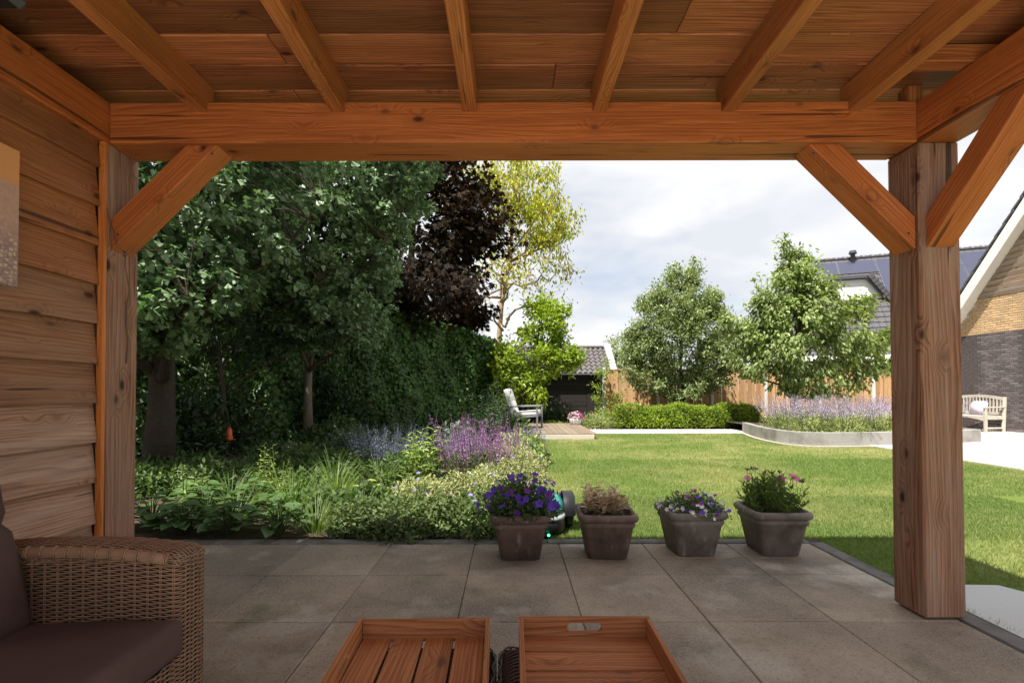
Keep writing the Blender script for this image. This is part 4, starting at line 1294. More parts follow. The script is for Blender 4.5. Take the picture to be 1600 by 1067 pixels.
# ================================================================== deck, lounge chair, white pot
DZ = 0.12
deck = thing('timber_deck', 'low grey brown timber deck at the far end of the lawn', 'deck', (0.4, 13.1, 0))
n = 0
x = -1.25
while x < 1.86:
    timber('deck_board', (x + 0.07, 11.32, DZ - 0.014), (x + 0.07 + 0.02, 14.9, DZ - 0.014), 0.134, 0.028, M['deck'], deck, 0.003)
    x += 0.141
timber('fascia', (-1.25, 11.305, 0.036), (1.915, 11.305, 0.036), 0.03, 0.115, M['bench'], deck, 0.003)
timber('fascia', (1.905, 11.325, 0.040), (1.94, 14.9, 0.040), 0.03, 0.115, M['deck'], deck, 0.003)
for yy in (12.2, 13.4, 14.6):
    timber('joist', (-1.2, yy, 0.035), (1.85, yy, 0.035), 0.06, 0.11, M['deck'], deck, 0)

def lounge():
    r = thing('lounge_chair', 'grey metal lounge chair with white cushions on the timber deck', 'chair', (0, 0, 0), 0)
    m = M['alu']
    for sy in (-1, 1):
        y = sy * 0.33
        Soup().bar((-0.36, y, 0.56), (0.40, y, 0.58), 0.055, 0.028, b=.004).build('armrest', m, r, False)
        Soup().bar((0.385, y, 0.0), (0.385, y, 0.567), 0.045, 0.03, b=.004).build('leg', m, r, False)
        Soup().bar((-0.44, y, 0.0), (-0.33, y, 0.552), 0.045, 0.03, b=.004).build('leg', m, r, False)
        Soup().bar((-0.40, y, 0.255), (0.37, y, 0.325), 0.03, 0.045, b=.004).build('seat_rail', m, r, False)
        Soup().bar((-0.30, y * .9, 0.30), (-0.50, y * .9, 0.92), 0.03, 0.03, b=.004).build('back_rail', m, r, False)
    Soup().bar((0.36, -0.32, 0.318), (0.36, 0.32, 0.318), 0.03, 0.04).build('cross_bar', m, r, False)
    Soup().bar((-0.505, -0.30, 0.92), (-0.505, 0.30, 0.92), 0.03, 0.03).build('cross_bar', m, r, False)
    def cu(name, size, loc, ry, parent=r):
        bm = bmesh.new(); bmesh.ops.create_cube(bm, size=1.0); bmesh.ops.scale(bm, vec=size, verts=bm.verts[:])
        bmesh.ops.bevel(bm, geom=bm.edges[:], offset=0.035, segments=3, profile=.6, affect='EDGES')
        me = bpy.data.meshes.new(name); bm.to_mesh(me); bm.free()
        for p in me.polygons: p.use_smooth = True
        o = link(name, me, M['white_fabric'], r, False); o.location = loc; o.rotation_euler = (0, ry, 0)
        return o
    cu('seat_cushion', (0.68, 0.58, 0.12), (0.03, 0, 0.385), rad(-4.5))
    cu('back_cushion', (0.12, 0.58, 0.34), (-0.335, 0, 0.55), rad(-18))
    cu('back_cushion', (0.12, 0.58, 0.32), (-0.43, 0, 0.855), rad(-18))
    r.location = (0.40, 13.15, DZ); r.rotation_euler = (0, 0, rad(-14))
lounge()

def white_pot():
    x, y = G(899, 663, DZ)
    r = thing('flower_bowl', 'round white bowl of pale pink flowers on the timber deck', 'flower pot', (x, y, DZ))
    rings = []
    for rr, z in ((.13, 0), (.16, .04), (.185, .13), (.19, .17), (.18, .175), (.17, .15)):
        rings.append([(x + rr * math.cos(a), y + rr * math.sin(a), DZ + z) for a in np.linspace(0, 2 * np.pi, 25)[:-1]])
    Soup().loft(rings, cap0=True, cap1=True).build('bowl', M['white_pot'], r)
    rng = np.random.default_rng(2)
    p = thing('pink_bedding_plant', 'mound of pale pink flowers in the white bowl', 'plant', (x, y, DZ + .15))
    pos, xd, nr, d, q = blob_leaves(rng, 500, x, y, DZ + .15, .21, .2, .15)
    Soup().place(OVAL, pos, xd, nr, rng.uniform(.03, .05, len(pos))).build('foliage', LM['mid'], p)['kind'] = 'stuff'
    pos, xd, nr, d, q = blob_leaves(rng, 150, x, y, DZ + .16, .235, .225, .20)
    pos += d * .02
    s = Soup(); a = pos[:, 0] < x + .1
    s.place(FLOW5, pos[a], xd[a], d[a], .028, 0); s.place(FLOW5, pos[~a], xd[~a], d[~a], .028, 1)
    s.build('flowers', [LM['pink'], LM['magenta']], p)['kind'] = 'stuff'
white_pot()

# ================================================================== raised bed
RB = [(6.05, 12.95), (6.02, 12.7), (5.80, 11.9), (5.65, 11.0), (5.64, 10.3), (5.76, 9.92), (6.1, 9.78), (6.64, 9.76), (7.46, 9.9), (9.85, 10.42)]
def smooth_path(P, n):
    P = np.array(P, float)
    t_ = np.concatenate([[0], np.cumsum(np.linalg.norm(np.diff(P, axis=0), axis=1))])
    u = np.linspace(0, t_[-1], n)
    for _ in range(1):
        Q = np.stack([np.interp(u, t_, P[:, i]) for i in range(2)], 1)
    for _ in range(6):
        Q[1:-1] = 0.25 * Q[:-2] + 0.5 * Q[1:-1] + 0.25 * Q[2:]
    return Q
Q = smooth_path(RB, 70)
tn = np.gradient(Q, axis=0); tn = unit(tn); nrm = np.stack([-tn[:, 1], tn[:, 0]], 1)      # towards the inside (left of travel)
rb = thing('raised_bed_wall', 'curved grey concrete retaining wall round the lavender bed', 'garden wall', (6.5, 9.8, 0))
WH = 0.262
cuts_ = np.linspace(0, 69, 6).astype(int)
for a, b in zip(cuts_[:-1], cuts_[1:]):
    rings = []
    for i in range(a, b + 1):
        q, n_ = Q[i], nrm[i]
        e = 0.003 if i in (a, b) else 0
        rings.append([(q[0] + n_[0] * e, q[1] + n_[1] * e, -0.1), (q[0] + n_[0] * e, q[1] + n_[1] * e, WH - 0.006), (q[0] + n_[0] * .006, q[1] + n_[1] * .006, WH), (q[0] + n_[0] * .10, q[1] + n_[1] * .10, WH), (q[0] + n_[0] * .106, q[1] + n_[1] * .106, -0.1)])
    Soup().loft(rings, closed=True, cap0=True, cap1=True, smooth=False).build('wall_segment', M['concrete'], rb)
Soup().box((9.87, 10.86, 0.08), (0.10, 0.80, 0.36), b=.005).build('wall_segment', M['concrete'], rb)
# pale mowing edge in front of the wall
rings = [[(q[0] - n_[0] * .08, q[1] - n_[1] * .08, -0.03), (q[0] - n_[0] * .08, q[1] - n_[1] * .08, 0.0), (q[0] + n_[0] * .02, q[1] + n_[1] * .02, 0.0)] for q, n_ in zip(Q, nrm)]
struct(Soup().loft(rings, closed=False, smooth=False).build('mowing_strip', M['strip']))
inner = [tuple(q + n_ * .09) for q, n_ in zip(Q[::4], nrm[::4])] + [(9.83, 10.4), (9.83, 14.5), (9.83, 16.4), (6.2, 16.4)]
struct(sheet('raised_bed_soil', inner, 0.20, M['soil']))

# ================================================================== bench
def bench():
    r = thing('garden_bench', 'silver grey wooden garden bench with arched slatted back by brick wall', 'bench', (0, 0, 0))
    m = M['bench']; L = 1.42       # along local X, seat faces -Y
    H = 0.93
    def top(x): return 0.80 + 0.085 * (1 - (x / (L / 2)) ** 2)
    for sx in (-1, 1):
        x = sx * (L / 2 - 0.03)
        Soup().bar((x, 0.27, 0), (x, 0.33, 0.90), 0.06, 0.06, b=.006).build('leg', m, r, False)
        Soup().bar((x, -0.24, 0), (x, -0.24, 0.61), 0.06, 0.06, b=.006).build('leg', m, r, False)
        Soup().bar((x, -0.30, 0.63), (x, 0.29, 0.64), 0.07, 0.032, b=.006).build('armrest', m, r, False)
        Soup().bar((x, -0.22, 0.36), (x, 0.27, 0.36), 0.03, 0.07).build('side_rail', m, r, False)
        Soup().bar((x, -0.22, 0.10), (x, 0.27, 0.10), 0.03, 0.04).build('side_rail', m, r, False)
    for i in range(6):
        y = -0.23 + i * 0.088
        Soup().bar((-L / 2 + .05, y, 0.405 - 0.01 * (i == 0)), (L / 2 - .05, y, 0.405), 0.072, 0.022, b=.003).build('seat_slat', m, r, False)
    Soup().bar((-L / 2 + .05, 0.287, 0.47), (L / 2 - .05, 0.287, 0.47), 0.03, 0.06).build('back_rail', m, r, False)
    xs = np.linspace(-L / 2 + .05, L / 2 - .05, 21)
    Soup().loft([[(x, 0.300, top(x)), (x, 0.335, top(x)), (x, 0.338, top(x) + .075), (x, 0.303, top(x) + .075)] for x in xs], cap0=True, cap1=True, smooth=False).build('back_rail', m, r, False)
    # curved front apron
    Soup().loft([[(x, -0.262, 0.37 - .10 * (x / (L / 2)) ** 2), (x, -0.24, 0.37 - .10 * (x / (L / 2)) ** 2), (x, -0.24, 0.40), (x, -0.262, 0.40)] for x in xs], cap0=True, cap1=True, smooth=False).build('apron', m, r, False)
    for i in range(15):
        x = -L / 2 + 0.11 + i * (L - 0.22) / 14
        Soup().bar((x, 0.289, 0.49), (x, 0.317, top(x) + .01), 0.018, 0.042, up=(0, 1, 0)).build('back_slat', m, r, False)
    r.location = (12.42, 13.50, 0.008); r.rotation_euler = (0, 0, rad(-90 + 6))
    c = thing('bench_cushion', 'pale lilac cushion lying on the garden bench', 'cushion', (12.30, 13.1, .43))
    for k, (xx, yy) in enumerate(((12.38, 13.15),)):
        bm = bmesh.new(); bmesh.ops.create_cube(bm, size=1.0); bmesh.ops.scale(bm, vec=(.10, .42, .40), verts=bm.verts[:])
        bmesh.ops.bevel(bm, geom=bm.edges[:], offset=.045, segments=3, affect='EDGES')
        me = bpy.data.meshes.new('pad'); bm.to_mesh(me); bm.free()
        for p in me.polygons: p.use_smooth = True
        o = link('pad', me, plain('lilac_fabric', (0.50, 0.46, 0.56), .9, .06)); o.location = (12.50, 13.25, .60); o.rotation_euler = (0, rad(18), rad(6)); attach(o, c)
bench()
# ================================================================== fence
FY = 17.0
fence = thing('garden_fence', 'tall brown board fence with pale concrete posts behind the low hedge', 'fence', (7.5, FY, 0))
FX = [3.22 + 1.845 * i for i in range(9)]
bd = [Soup().box((0, 0, 0), (w, 0.018, 1.74), b=0.003) for w in (0.142,)]
rng = np.random.default_rng(8)
fboard = None
for i, x in enumerate(FX):
    Soup().box((x, FY, 0.92), (0.10, 0.11, 1.90), b=0.012).build('fence_post', M['post_concrete'], fence)
    if i == len(FX) - 1: break
    nb = 12
    span = FX[i + 1] - x - 0.10
    for k in range(nb):
        xx = x + 0.05 + span * (k + 0.5) / nb
        if fboard is None:
            # grain along local X: build lying, then stand it up
            v, f = chbox((1.72, span / nb - 0.004, 0.018), 0.003)
            fboard = Soup().add(v, f).mesh('fence_board', [M['fence']])
        o = link('fence_board', fboard)
        o.matrix_basis = Matrix.Translation((xx, FY - 0.022 + (0.028 if k % 2 else 0.0), 0.93 + rng.uniform(-.004, .004))) @ Matrix.Rotation(rad(90), 4, 'X') @ Matrix.Rotation(rad(90), 4, 'Z')
        attach(o, fence)
    timber('fence_cap', (x + 0.045, FY - 0.01, 1.805), (FX[i + 1] - 0.045, FY - 0.01, 1.805), 0.07, 0.035, M['fence'], fence, 0.004)
    timber('gravel_board', (x + 0.045, FY, 0.035), (FX[i + 1] - 0.045, FY, 0.035), 0.04, 0.07, M['post_concrete'], fence, 0.004)

# ================================================================== shed
def pantiles(s, ox, oy, oz, width, slope_len, ang, nx, nr, R=None, tw=0.3):
    """overlapping curved tiles on a slope rising in +Y; one soup"""
    ca, sa = math.cos(ang), math.sin(ang)
    k = 7
    for r in range(nr):
        for c in range(nx):
            u0 = c * width / nx; w = width / nx
            s0 = r * slope_len / nr; s1 = s0 + slope_len / nr * 1.12
            V = []
            for j in range(k):
                t_ = j / (k - 1)
                wave = 0.030 * math.sin(t_ * 2 * math.pi * 0.95 + 0.4) + 0.015
                for q, lift in ((s0, 0.035), (s1, 0.004)):
                    V.append((ox + u0 + t_ * w * 1.03, oy + q * ca - (wave + lift) * sa, oz + q * sa + (wave + lift) * ca))
            for j in range(k):
                x_, y_, z_ = V[2 * j]; V.append((x_, y_ + 0.03 * sa, z_ - 0.03 * ca))
            F = [(2 * j, 2 * j + 2, 2 * j + 3, 2 * j + 1) for j in range(k - 1)] + [(2 * k + j, 2 * k + j + 1, 2 * j + 2, 2 * j) for j in range(k - 1)]
            V = np.array(V)
            if R is not None: V = V @ R.T
            s.add(V, F)
def shed():
    r = thing('garden_shed', 'black timber garden shed with dark pantiled roof and white verge board', 'shed', (1.9, 18.6, 0))
    x0, x1, y0 = -0.3, 3.55, 17.75
    Soup().box(((x0 + x1) / 2, y0 + 1.25, 0.85), (x1 - x0, 2.4, 1.7)).build('wall', M['black_wood'], r)
    for i in range(11):
        timber('wall_board', (x0, y0 + 0.03, 0.08 + i * 0.155), (2.75, y0 + 0.03, 0.08 + i * 0.155), 0.022, 0.15, M['black_wood'], r, 0.004, roll=rad(6))
    timber('door', (3.12, y0 + 0.03, 0.02), (3.12, y0 + 0.03, 1.60), 0.05, 0.72, M['black_wood'], r, 0.004, up=(0, -1, 0), roll=rad(90))
    Soup().box((3.42, y0 - 0.01, 0.85), (0.03, 0.03, 0.12)).build('door_handle', M['dgrey'], r)
    ang = rad(38)
    sl = 1.62
    s = Soup(); pantiles(s, x0 - .1, y0 - 0.22, 1.69, x1 - x0 + 0.12, sl, ang, 21, 7)
    rf = s.build('roof_tiles', M['tile2'], r); rf['kind'] = 'stuff'
    Soup().box(((x0 + x1) / 2, y0 - 0.22 + sl / 2 * math.cos(ang), 1.68 + sl / 2 * math.sin(ang)), (x1 - x0 + .1, sl, .03), Matrix.Rotation(ang, 3, 'X')).build('roof_deck', M['black_wood'], r)
    yr, zr = y0 - .22 + sl * math.cos(ang), 1.69 + sl * math.sin(ang)
    Soup().tube([(x0 - .1, yr, zr + .045), (x1, yr, zr + .045)], 0.06, 8).build('ridge', M['tile2'], r)
    timber('verge_board', (x1 + .13, y0 - .27, 1.66), (x1 + .13, yr + .03, zr + .08), 0.20, 0.22, M['white_paint'], r, .004)
    timber('gutter', (x0 - .1, y0 - .24, 1.665), (x1 + .03, y0 - .24, 1.665), 0.07, 0.06, M['dgrey'], r, .02)
shed()

# ================================================================== brick house with steep gable (right)
def brick_house():
    X = 13.0
    r = thing('brick_house', 'brick house with dark lower wall, tan upper wall and steep white edged gable', 'house', (14.5, 11.0, 0))
    slope = 2.24 / 1.90
    ye, zeave = 15.05, 2.23                   # lower end of the rake
    rake = lambda y: zeave + (ye - y) * slope - 0.12
    yp = 9.6                                  # peak
    zp = rake(yp)
    ylow = 2 * yp - ye
    wall = Soup()
    prof = [(ylow, 0), (ye - .15, 0), (ye - .15, rake(ye - .15)), (yp, zp), (ylow, rake(ye))]
    v = [(X + 0.012, y, z) for y, z in prof] + [(X + 0.3, y, z) for y, z in prof]
    n = len(prof)
    wall.add(v, [tuple(range(n)), tuple(range(2 * n - 1, n - 1, -1))] + [(i, n + i, n + (i + 1) % n, (i + 1) % n) for i in range(n)])
    w = wall.build('gable_wall', M['mortar'], r)
    bl, bh, jt = 0.205, 0.047, 0.0165
    me = Soup().box((0, 0, 0), (0.03, bl, bh), b=0.004).mesh('brick', [M['brick']])
    met = Soup().box((0, 0, 0), (0.03, bl, bh), b=0.004).mesh('brick', [M['brickt']])
    rngb = np.random.default_rng(4)
    cnt = 0
    sd, stn = Soup(), Soup()
    row = 0
    z = 0.03
    cand = []
    while z < 3.56:
        dark = z < 2.575
        y = ylow + (0 if row % 2 else (bl + jt) / 2)
        while y < ye - .2:
            if 12.0 < y < 14.9 and z < rake(y + .1):
                cand.append((y, z, dark))
            y += bl + jt
        z += bh + jt
        row += 1
    # the visible ones nearest the camera become bricks of their own
    vis = [c for c in cand if 12.62 < c[0] < 14.35 and c[1] > 0.0]
    vis.sort(key=lambda c: c[0] ** 2 + X ** 2)
    vd = [c for c in vis if c[2]][:215]; vt = [c for c in vis if not c[2]][:80]
    own = set(vd + vt)
    for c in cand:
        y, z, dark = c
        jx = rngb.uniform(-.002, .002)
        if c in own:
            o = link('brick', me if dark else met); o.location = (X + 0.004 + jx, y, z + bh / 2); attach(o, w)
        else:
            (sd if dark else stn).box((X + 0.004 + jx, y, z + bh / 2), (0.03, bl, bh))
    sd.build('dark_brickwork', M['brick'], w)['kind'] = 'stuff'
    stn.build('tan_brickwork', M['brickt'], w)['kind'] = 'stuff'
    # weathered cladding boards in the gable
    z = 3.58
    while z < zp - .2:
        yr = ye - (z + .12 - zeave) / slope - .02
        yl = 2 * yp - yr
        timber('cladding_board', (X - 0.02, max(yl, 9.0), z + .08), (X - 0.02, yr, z + .08), 0.03, 0.142, M['clad'], r, .006, roll=rad(-11))
        z += 0.148
    # verge: white barge board + dark tile edge, overhanging the wall by 0.35
    a = math.atan(slope)
    L = math.hypot(ye + .25 - yp, (ye + .25 - yp) * slope)
    p0 = Vector((X - 0.30, ye + .25, zeave - .25 * slope)); p1 = Vector((X - 0.30, yp, zeave + (ye - yp) * slope))
    timber('barge_board', p0, p1, 0.03, 0.26, M['white_paint'], r, .004)
    off = Vector((0, -math.sin(a), 0)) 
    up = Vector((0, math.sin(a), math.cos(a)))
    timber('soffit', p0 + Vector((.16, 0, 0)) - up * .10, p1 + Vector((.16, 0, 0)) - up * .10, 0.30, 0.02, M['white_paint'], r, 0)
    nt_ = int(L / 0.345)
    d = (p1 - p0).normalized()
    tm = Soup().box((0, 0, 0), (0.40, 0.18, 0.06), b=0.012).box((0, 0.095, -0.02), (0.40, 0.03, 0.17), b=0.008).mesh('verge_tile', [M['tile']])
    R, _ = frame_of(p0, p1)
    for i in range(nt_ + 1):
        c = p0 + d * (0.345 * i) + up * 0.19 + Vector((0.05, 0, 0))
        o = link('verge_tile', tm)
        o.matrix_basis = Matrix.Translation(c) @ R.to_4x4() @ Matrix.Rotation(rad(4), 4, 'Y')
        attach(o, r)
    s = Soup(); s.add([tuple(p0 + up * .13 + Vector((.1, 0, 0))), tuple(p1 + up * .13 + Vector((.1, 0, 0))), tuple(p1 + up * .13 + Vector((9, 0, 0))), tuple(p0 + up * .13 + Vector((9, 0, 0)))], [(0, 1, 2, 3)])
    p0b = Vector((p0.x, 2 * yp - p0.y, p0.z)); upb = Vector((0, -up.y, up.z))
    s.add([tuple(p0b + upb * .13), tuple(p1 + up * .13), tuple(p1 + up * .13 + Vector((9, 0, 0))), tuple(p0b + upb * .13 + Vector((9, 0, 0)))], [(0, 1, 2, 3)])
    s.build('roof', M['tile'], r)
    Soup().box((X + 5, (ylow + ye) / 2, 1.3), (9.3, ye - ylow - .4, 2.6)).build('side_walls', M['brick'], r)
brick_house()

# ================================================================== neighbour's house behind the fence
def neighbour():
    r = thing('neighbour_house', 'steep dark tiled house with solar panels and white dormer beyond the fence', 'house', (17.2, 27.0, 0))
    # local frame: u along the ridge (towards camera right), v up-slope direction (away), built in local coords then rotated
    th = math.atan2(-0.354, 0.935)
    cu_, su_ = math.cos(th), math.sin(th)
    org = Vector((15.6, 22.8, 0))            # eave at t=0
    def W(u, v, z): return (org.x + u * cu_ - v * su_, org.y + u * su_ + v * cu_, z)
    R = np.array([[cu_, -su_, 0], [su_, cu_, 0], [0, 0, 1]])
    ze, zr = 2.66, 8.12; run = 4.5
    ang = math.atan2(zr - ze, run); sl = math.hypot(run, zr - ze)
    u0, u1 = -2.1, 13.0
    def put(s, name, mat, kind=None):
        s.V = [v @ R.T + np.array(org) for v in s.V]
        o = s.build(name, mat, r)
        if kind: o['kind'] = kind
        return o
    s = Soup(); s.box(((u0 + u1) / 2, run + .2, 1.3), (u1 - u0 - .3, 2 * run - 0.2, 2.62)); put(s, 'brick_wall', M['brick'])
    s = Soup(); s.add([(u0 + .1, 0.2, ze), (u0 + .1, run, zr - .2), (u0 + .1, 2 * run - .2, ze)], [(0, 1, 2)]); put(s, 'gable_wall', M['brick'])
    s = Soup(); s.add([(u0, 0, ze - .03), (u1, 0, ze - .03), (u1, run, zr - .03), (u0, run, zr - .03), (u0, 2 * run, ze), (u1, 2 * run, ze)], [(0, 1, 2, 3), (3, 2, 5, 4)]); put(s, 'roof_deck', M['tile'])
    s = Soup()
    nr, nx = 20, 50
    ca, sa = math.cos(ang), math.sin(ang)
    for i in range(nr):
        for j in range(nx):
            w = (u1 - u0) / nx
            c0 = (i + .5) * sl / nr
            off = (w / 2 if i % 2 else 0)
            s.box((u0 + (j + .5) * w + off * .0, c0 * ca - .02 * sa, ze + c0 * sa + .02 * ca), (w * .95, sl / nr * 1.12, .05), Matrix.Rotation(ang - rad(6), 3, 'X'))
    put(s, 'roof_tiles', M['tile'], 'stuff')
    for j in range(36):
        u = u0 + (j + .5) * (u1 - u0) / 36
        s = Soup(); s.tube([(u - .23, run, zr + .045), (u, run, zr + .05), (u + .2, run, zr + .02)], [.12, .115, .10], 8)
        put(s, 'ridge_tile', M['tile'])
    s = Soup(); s.box(((u0 + u1) / 2, -.10, ze - .10), (u1 - u0 + .1, .18, .22), b=.01); put(s, 'gutter', M['white_paint'])
    # solar panels (landscape)
    def pan(u, row):
        c0 = sl - 0.30 - (row + .5) * 1.02
        y, z = c0 * ca - .09 * sa, ze + c0 * sa + .09 * ca
        R_ = Matrix.Rotation(ang, 3, 'X')
        s = Soup(); s.box((u, y, z), (1.70, 1.005, .03), R_, b=.004); f = put(s, 'solar_panel', M['solarf'])
        s = Soup(); s.box((u, y - .017 * sa, z + .017 * ca), (1.66, .965, .01), R_); 
        s.V = [v @ R.T + np.array(org) for v in s.V]; s.build('glass', M['solar'], f)
    for k in range(7):
        pan(1.35 + k * 1.72 - 1.72, 0) if k else None
    pan(-0.37 + 0, 0)
    for k in range(2, 7):
        for row in (1, 2, 3):
            pan(1.35 + k * 1.72 - 0.2 * 0 - 1.72 + 0.0, row)
    # roof vent
    s = Soup(); th_ = np.linspace(0, 2 * np.pi, 17)[:-1]
    uv = 1.25
    s.loft([[(uv + q * math.cos(a), run - .3 + q * math.sin(a), z) for a in th_] for q, z in ((.11, zr - .5), (.11, zr + .2), (.18, zr + .2), (.19, zr + .27), (.15, zr + .33), (.17, zr + .36), (.08, zr + .40))], cap1=True)
    put(s, 'roof_vent', M['tile'])
    # dormer: white front, sloping tiled flanks
    d0, d1, zf0, zf1 = -0.65, 1.85, ze + 2.95, ze + 3.95
    vf = (zf0 - ze) / math.tan(ang) - .05
    s = Soup(); vb = (zf1 - ze) / math.tan(ang) + .1
    s.add([(d0, vf, zf0), (d1 + .25, vf, zf0), (d1 - .45, vf, zf1), (d0 + .6, vf, zf1), (d0, vf + .1, zf0), (d1 + .25, vf + .1, zf0), (d1 - .45, vb, zf1), (d0 + .6, vb, zf1)],
          [(0, 1, 2, 3), (0, 3, 7, 4), (1, 5, 6, 2)]); put(s, 'dormer_wall', M['white_paint'])
    s = Soup(); s.box(((d0 + d1) / 2, vf + .45, zf1 + .10), (d1 - d0 - .6, 1.3, .16), b=.01); put(s, 'dormer_roof', M['tile'])
    s = Soup()
    s.bar((d1 - .42, vf - .12, zf1 + .12), (d1 + .42, vf - .12, zf0 - .1), .34, .16, up=(0, 1, 0)); 
    for q in range(7):
        f_ = (q + .5) / 7
        s.box((d1 - .42 + .84 * f_, vf - .14, zf1 + .12 - (zf1 - zf0 + .22) * f_), (.20, .36, .27), Matrix.Rotation(-math.atan2(zf1 - zf0 + .22, .84) + rad(90), 3, 'Y').inverted())
    put(s, 'dormer_flank', M['tile'])
neighbour()

# ================================================================== trees
def wiggly(p0, p1, n, amp, rng, sag=0.0):
    t_ = np.linspace(0, 1, n)[:, None]
    P = np.asarray(p0) * (1 - t_) + np.asarray(p1) * t_
    L = np.linalg.norm(np.asarray(p1) - np.asarray(p0))
    nz = np.cumsum(rng.normal(size=(n, 3)), 0); nz -= nz[0] * (1 - t_) + nz[-1] * t_
    P = P + nz * amp * L / math.sqrt(n)
    P[:, 2] += sag * L * (4 * t_[:, 0] * (1 - t_[:, 0]))
    return P
def crown_points(rng, ells, shell=0.45):
    out = []
    for (c, rr, n) in ells:
        d = rdir(n, rng)
        q = rng.uniform(shell ** 3, 1, n) ** (1 / 3)
        lump = 1 + 0.16 * np.sin(3.1 * d[:, 0] + c[0]) * np.sin(2.7 * d[:, 2] + c[1]) + 0.10 * np.clip(rng.normal(size=n), -1.6, 1.6)
        out.append(np.array(c) + d * (q * lump)[:, None] * np.array(rr))
    return np.concatenate(out)
def make_tree(name, label, base, trunk, r0, ells, seed, leaf, tpl, lsize, per, crad, bark, limbs=12, mode='up', shell=0.45, group=None, wig=0.10, rtop=None, clip=None, twig=0.008, leaf2=None, f2=0.0, cat='tree', gaps=-9.0, fill=None):
    rng = np.random.default_rng(seed)
    r = thing(name, label, cat, base, 0, group)
    T = np.array(trunk, float)
    C = crown_points(rng, ells, shell)
    if clip is not None: C = C[clip(C)]
    gv = np.sin(2.3 * C[:, 0] + 1) * np.sin(2.9 * C[:, 1] + 2) + .8 * np.sin(3.1 * C[:, 2] + .5) * np.sin(1.7 * C[:, 0] + 2.2)
    C = C[gv > gaps]
    wood_ = Soup()
    nT = len(T)
    rt = np.linspace(r0, rtop or r0 * 0.35, nT); rt[0] *= 1.18
    wood_.tube(T, rt, 10)
    # limbs: farthest-point subset of clump centres
    idx = [int(rng.integers(len(C)))]
    dist = np.linalg.norm(C - C[idx[0]], axis=1)
    for _ in range(limbs - 1):
        k = int(np.argmax(dist)); idx.append(k); dist = np.minimum(dist, np.linalg.norm(C - C[k], axis=1))
    LP = []
    for k in idx:
        tgt = C[k]
        # leave the trunk lower than the target
        tz = np.clip((tgt[2] - 0.55 * np.linalg.norm(tgt[:2] - T[-1][:2]) - T[0][2]) / (T[-1][2] - T[0][2]), 0.30, 0.97)
        st = np.array([np.interp(tz, np.linspace(0, 1, nT), T[:, i]) for i in range(3)])
        P = wiggly(st, tgt, 9, wig, rng, 0.05)
        rs = np.interp(tz, np.linspace(0, 1, nT), rt)
        wood_.tube(P, np.linspace(min(rs * 0.6, r0 * .5), twig * .7, 9), 6)
        LP.append(P[2:])
    LPa = np.concatenate(LP)
    L = Soup()
    cen = np.mean(C, 0)
    allp, allx, alln, alls = [], [], [], []
    for c in C:
        j = int(np.argmin(np.linalg.norm(LPa - c, axis=1)))
        P = wiggly(LPa[j], c, 5, wig * 1.2, rng, 0.03)
        wood_.tube(P, np.linspace(twig, twig * .4, 5), 4, cap=False)
        n = max(2, int(per * rng.uniform(0.5, 1.4) * (fill(c) if fill else 1.0)))
        out = unit((c - cen) * np.array([1, 1, 0.5]))
        axis = unit(out + np.array([0, 0, 0.5]) + rng.normal(size=3) * .3)
        if mode == 'rosette':
            # several small rosettes strung along the twig end
            m = int(rng.integers(1, 4))
            for q_ in range(m):
                q = c + rng.normal(size=3) * crad * np.array([1.1, 1.1, .6]) * (q_ > 0)
                kk = int(n * .8)
                dd = rdir(kk, rng); dd[:, 2] = dd[:, 2] * .9 + .15
                rr = crad * rng.uniform(.55, 1.05, kk)[:, None] * np.array([1.15, 1.15, .8])
                nn_ = unit(dd + np.array([0, 0, .45]) + rdir(kk, rng) * .35)
                xx_ = np.cross(nn_, rdir(kk, rng)) + np.array([0, 0, -.25]) + dd * .3
                allp.append(q + dd * rr); allx.append(unit(xx_)); alln.append(nn_)
                alls.append(lsize * rng.uniform(.7, 1.2, kk))
        else:
            t_ = rng.uniform(0.2, 1.0, n) if mode != 'up' else rng.uniform(0.45, 1.0, n)
            pos = np.stack([np.interp(t_, np.linspace(0, 1, 5), P[:, i]) for i in range(3)], 1) + rng.normal(size=(n, 3)) * crad * np.array([1, 1, .7])
            dd = rdir(n, rng)
            if mode == 'droop':
                dd = unit(dd * .6 + out * .5 + np.array([0, 0, -.55])); nn = unit(rdir(n, rng) * .6 + out * .4 + np.array([0, 0, .6]))
            elif mode == 'hang':
                dd = unit(dd * .5 + np.array([0, 0, -.8])); nn = rdir(n, rng)
            else:
                dd = unit(dd + out * .4); nn = unit(rdir(n, rng) * .7 + np.array([0, 0, .8]) + out * .3)
            allp.append(pos); allx.append(dd); alln.append(nn); alls.append(lsize * rng.uniform(.65, 1.25, n))
    pos, xd, nn, ss = map(np.concatenate, (allp, allx, alln, alls))
    if leaf2:
        pick = rng.uniform(size=len(pos)) < f2
        L.place(tpl, pos[~pick], xd[~pick], nn[~pick], ss[~pick], 0); L.place(tpl, pos[pick], xd[pick], nn[pick], ss[pick], 1)
        L.build('crown', [LM[leaf], LM[leaf2]], r)
    else:
        L.place(tpl, pos, xd, nn, ss); L.build('crown', LM[leaf], r)
    wood_.build('trunk', bark, r)
    return r

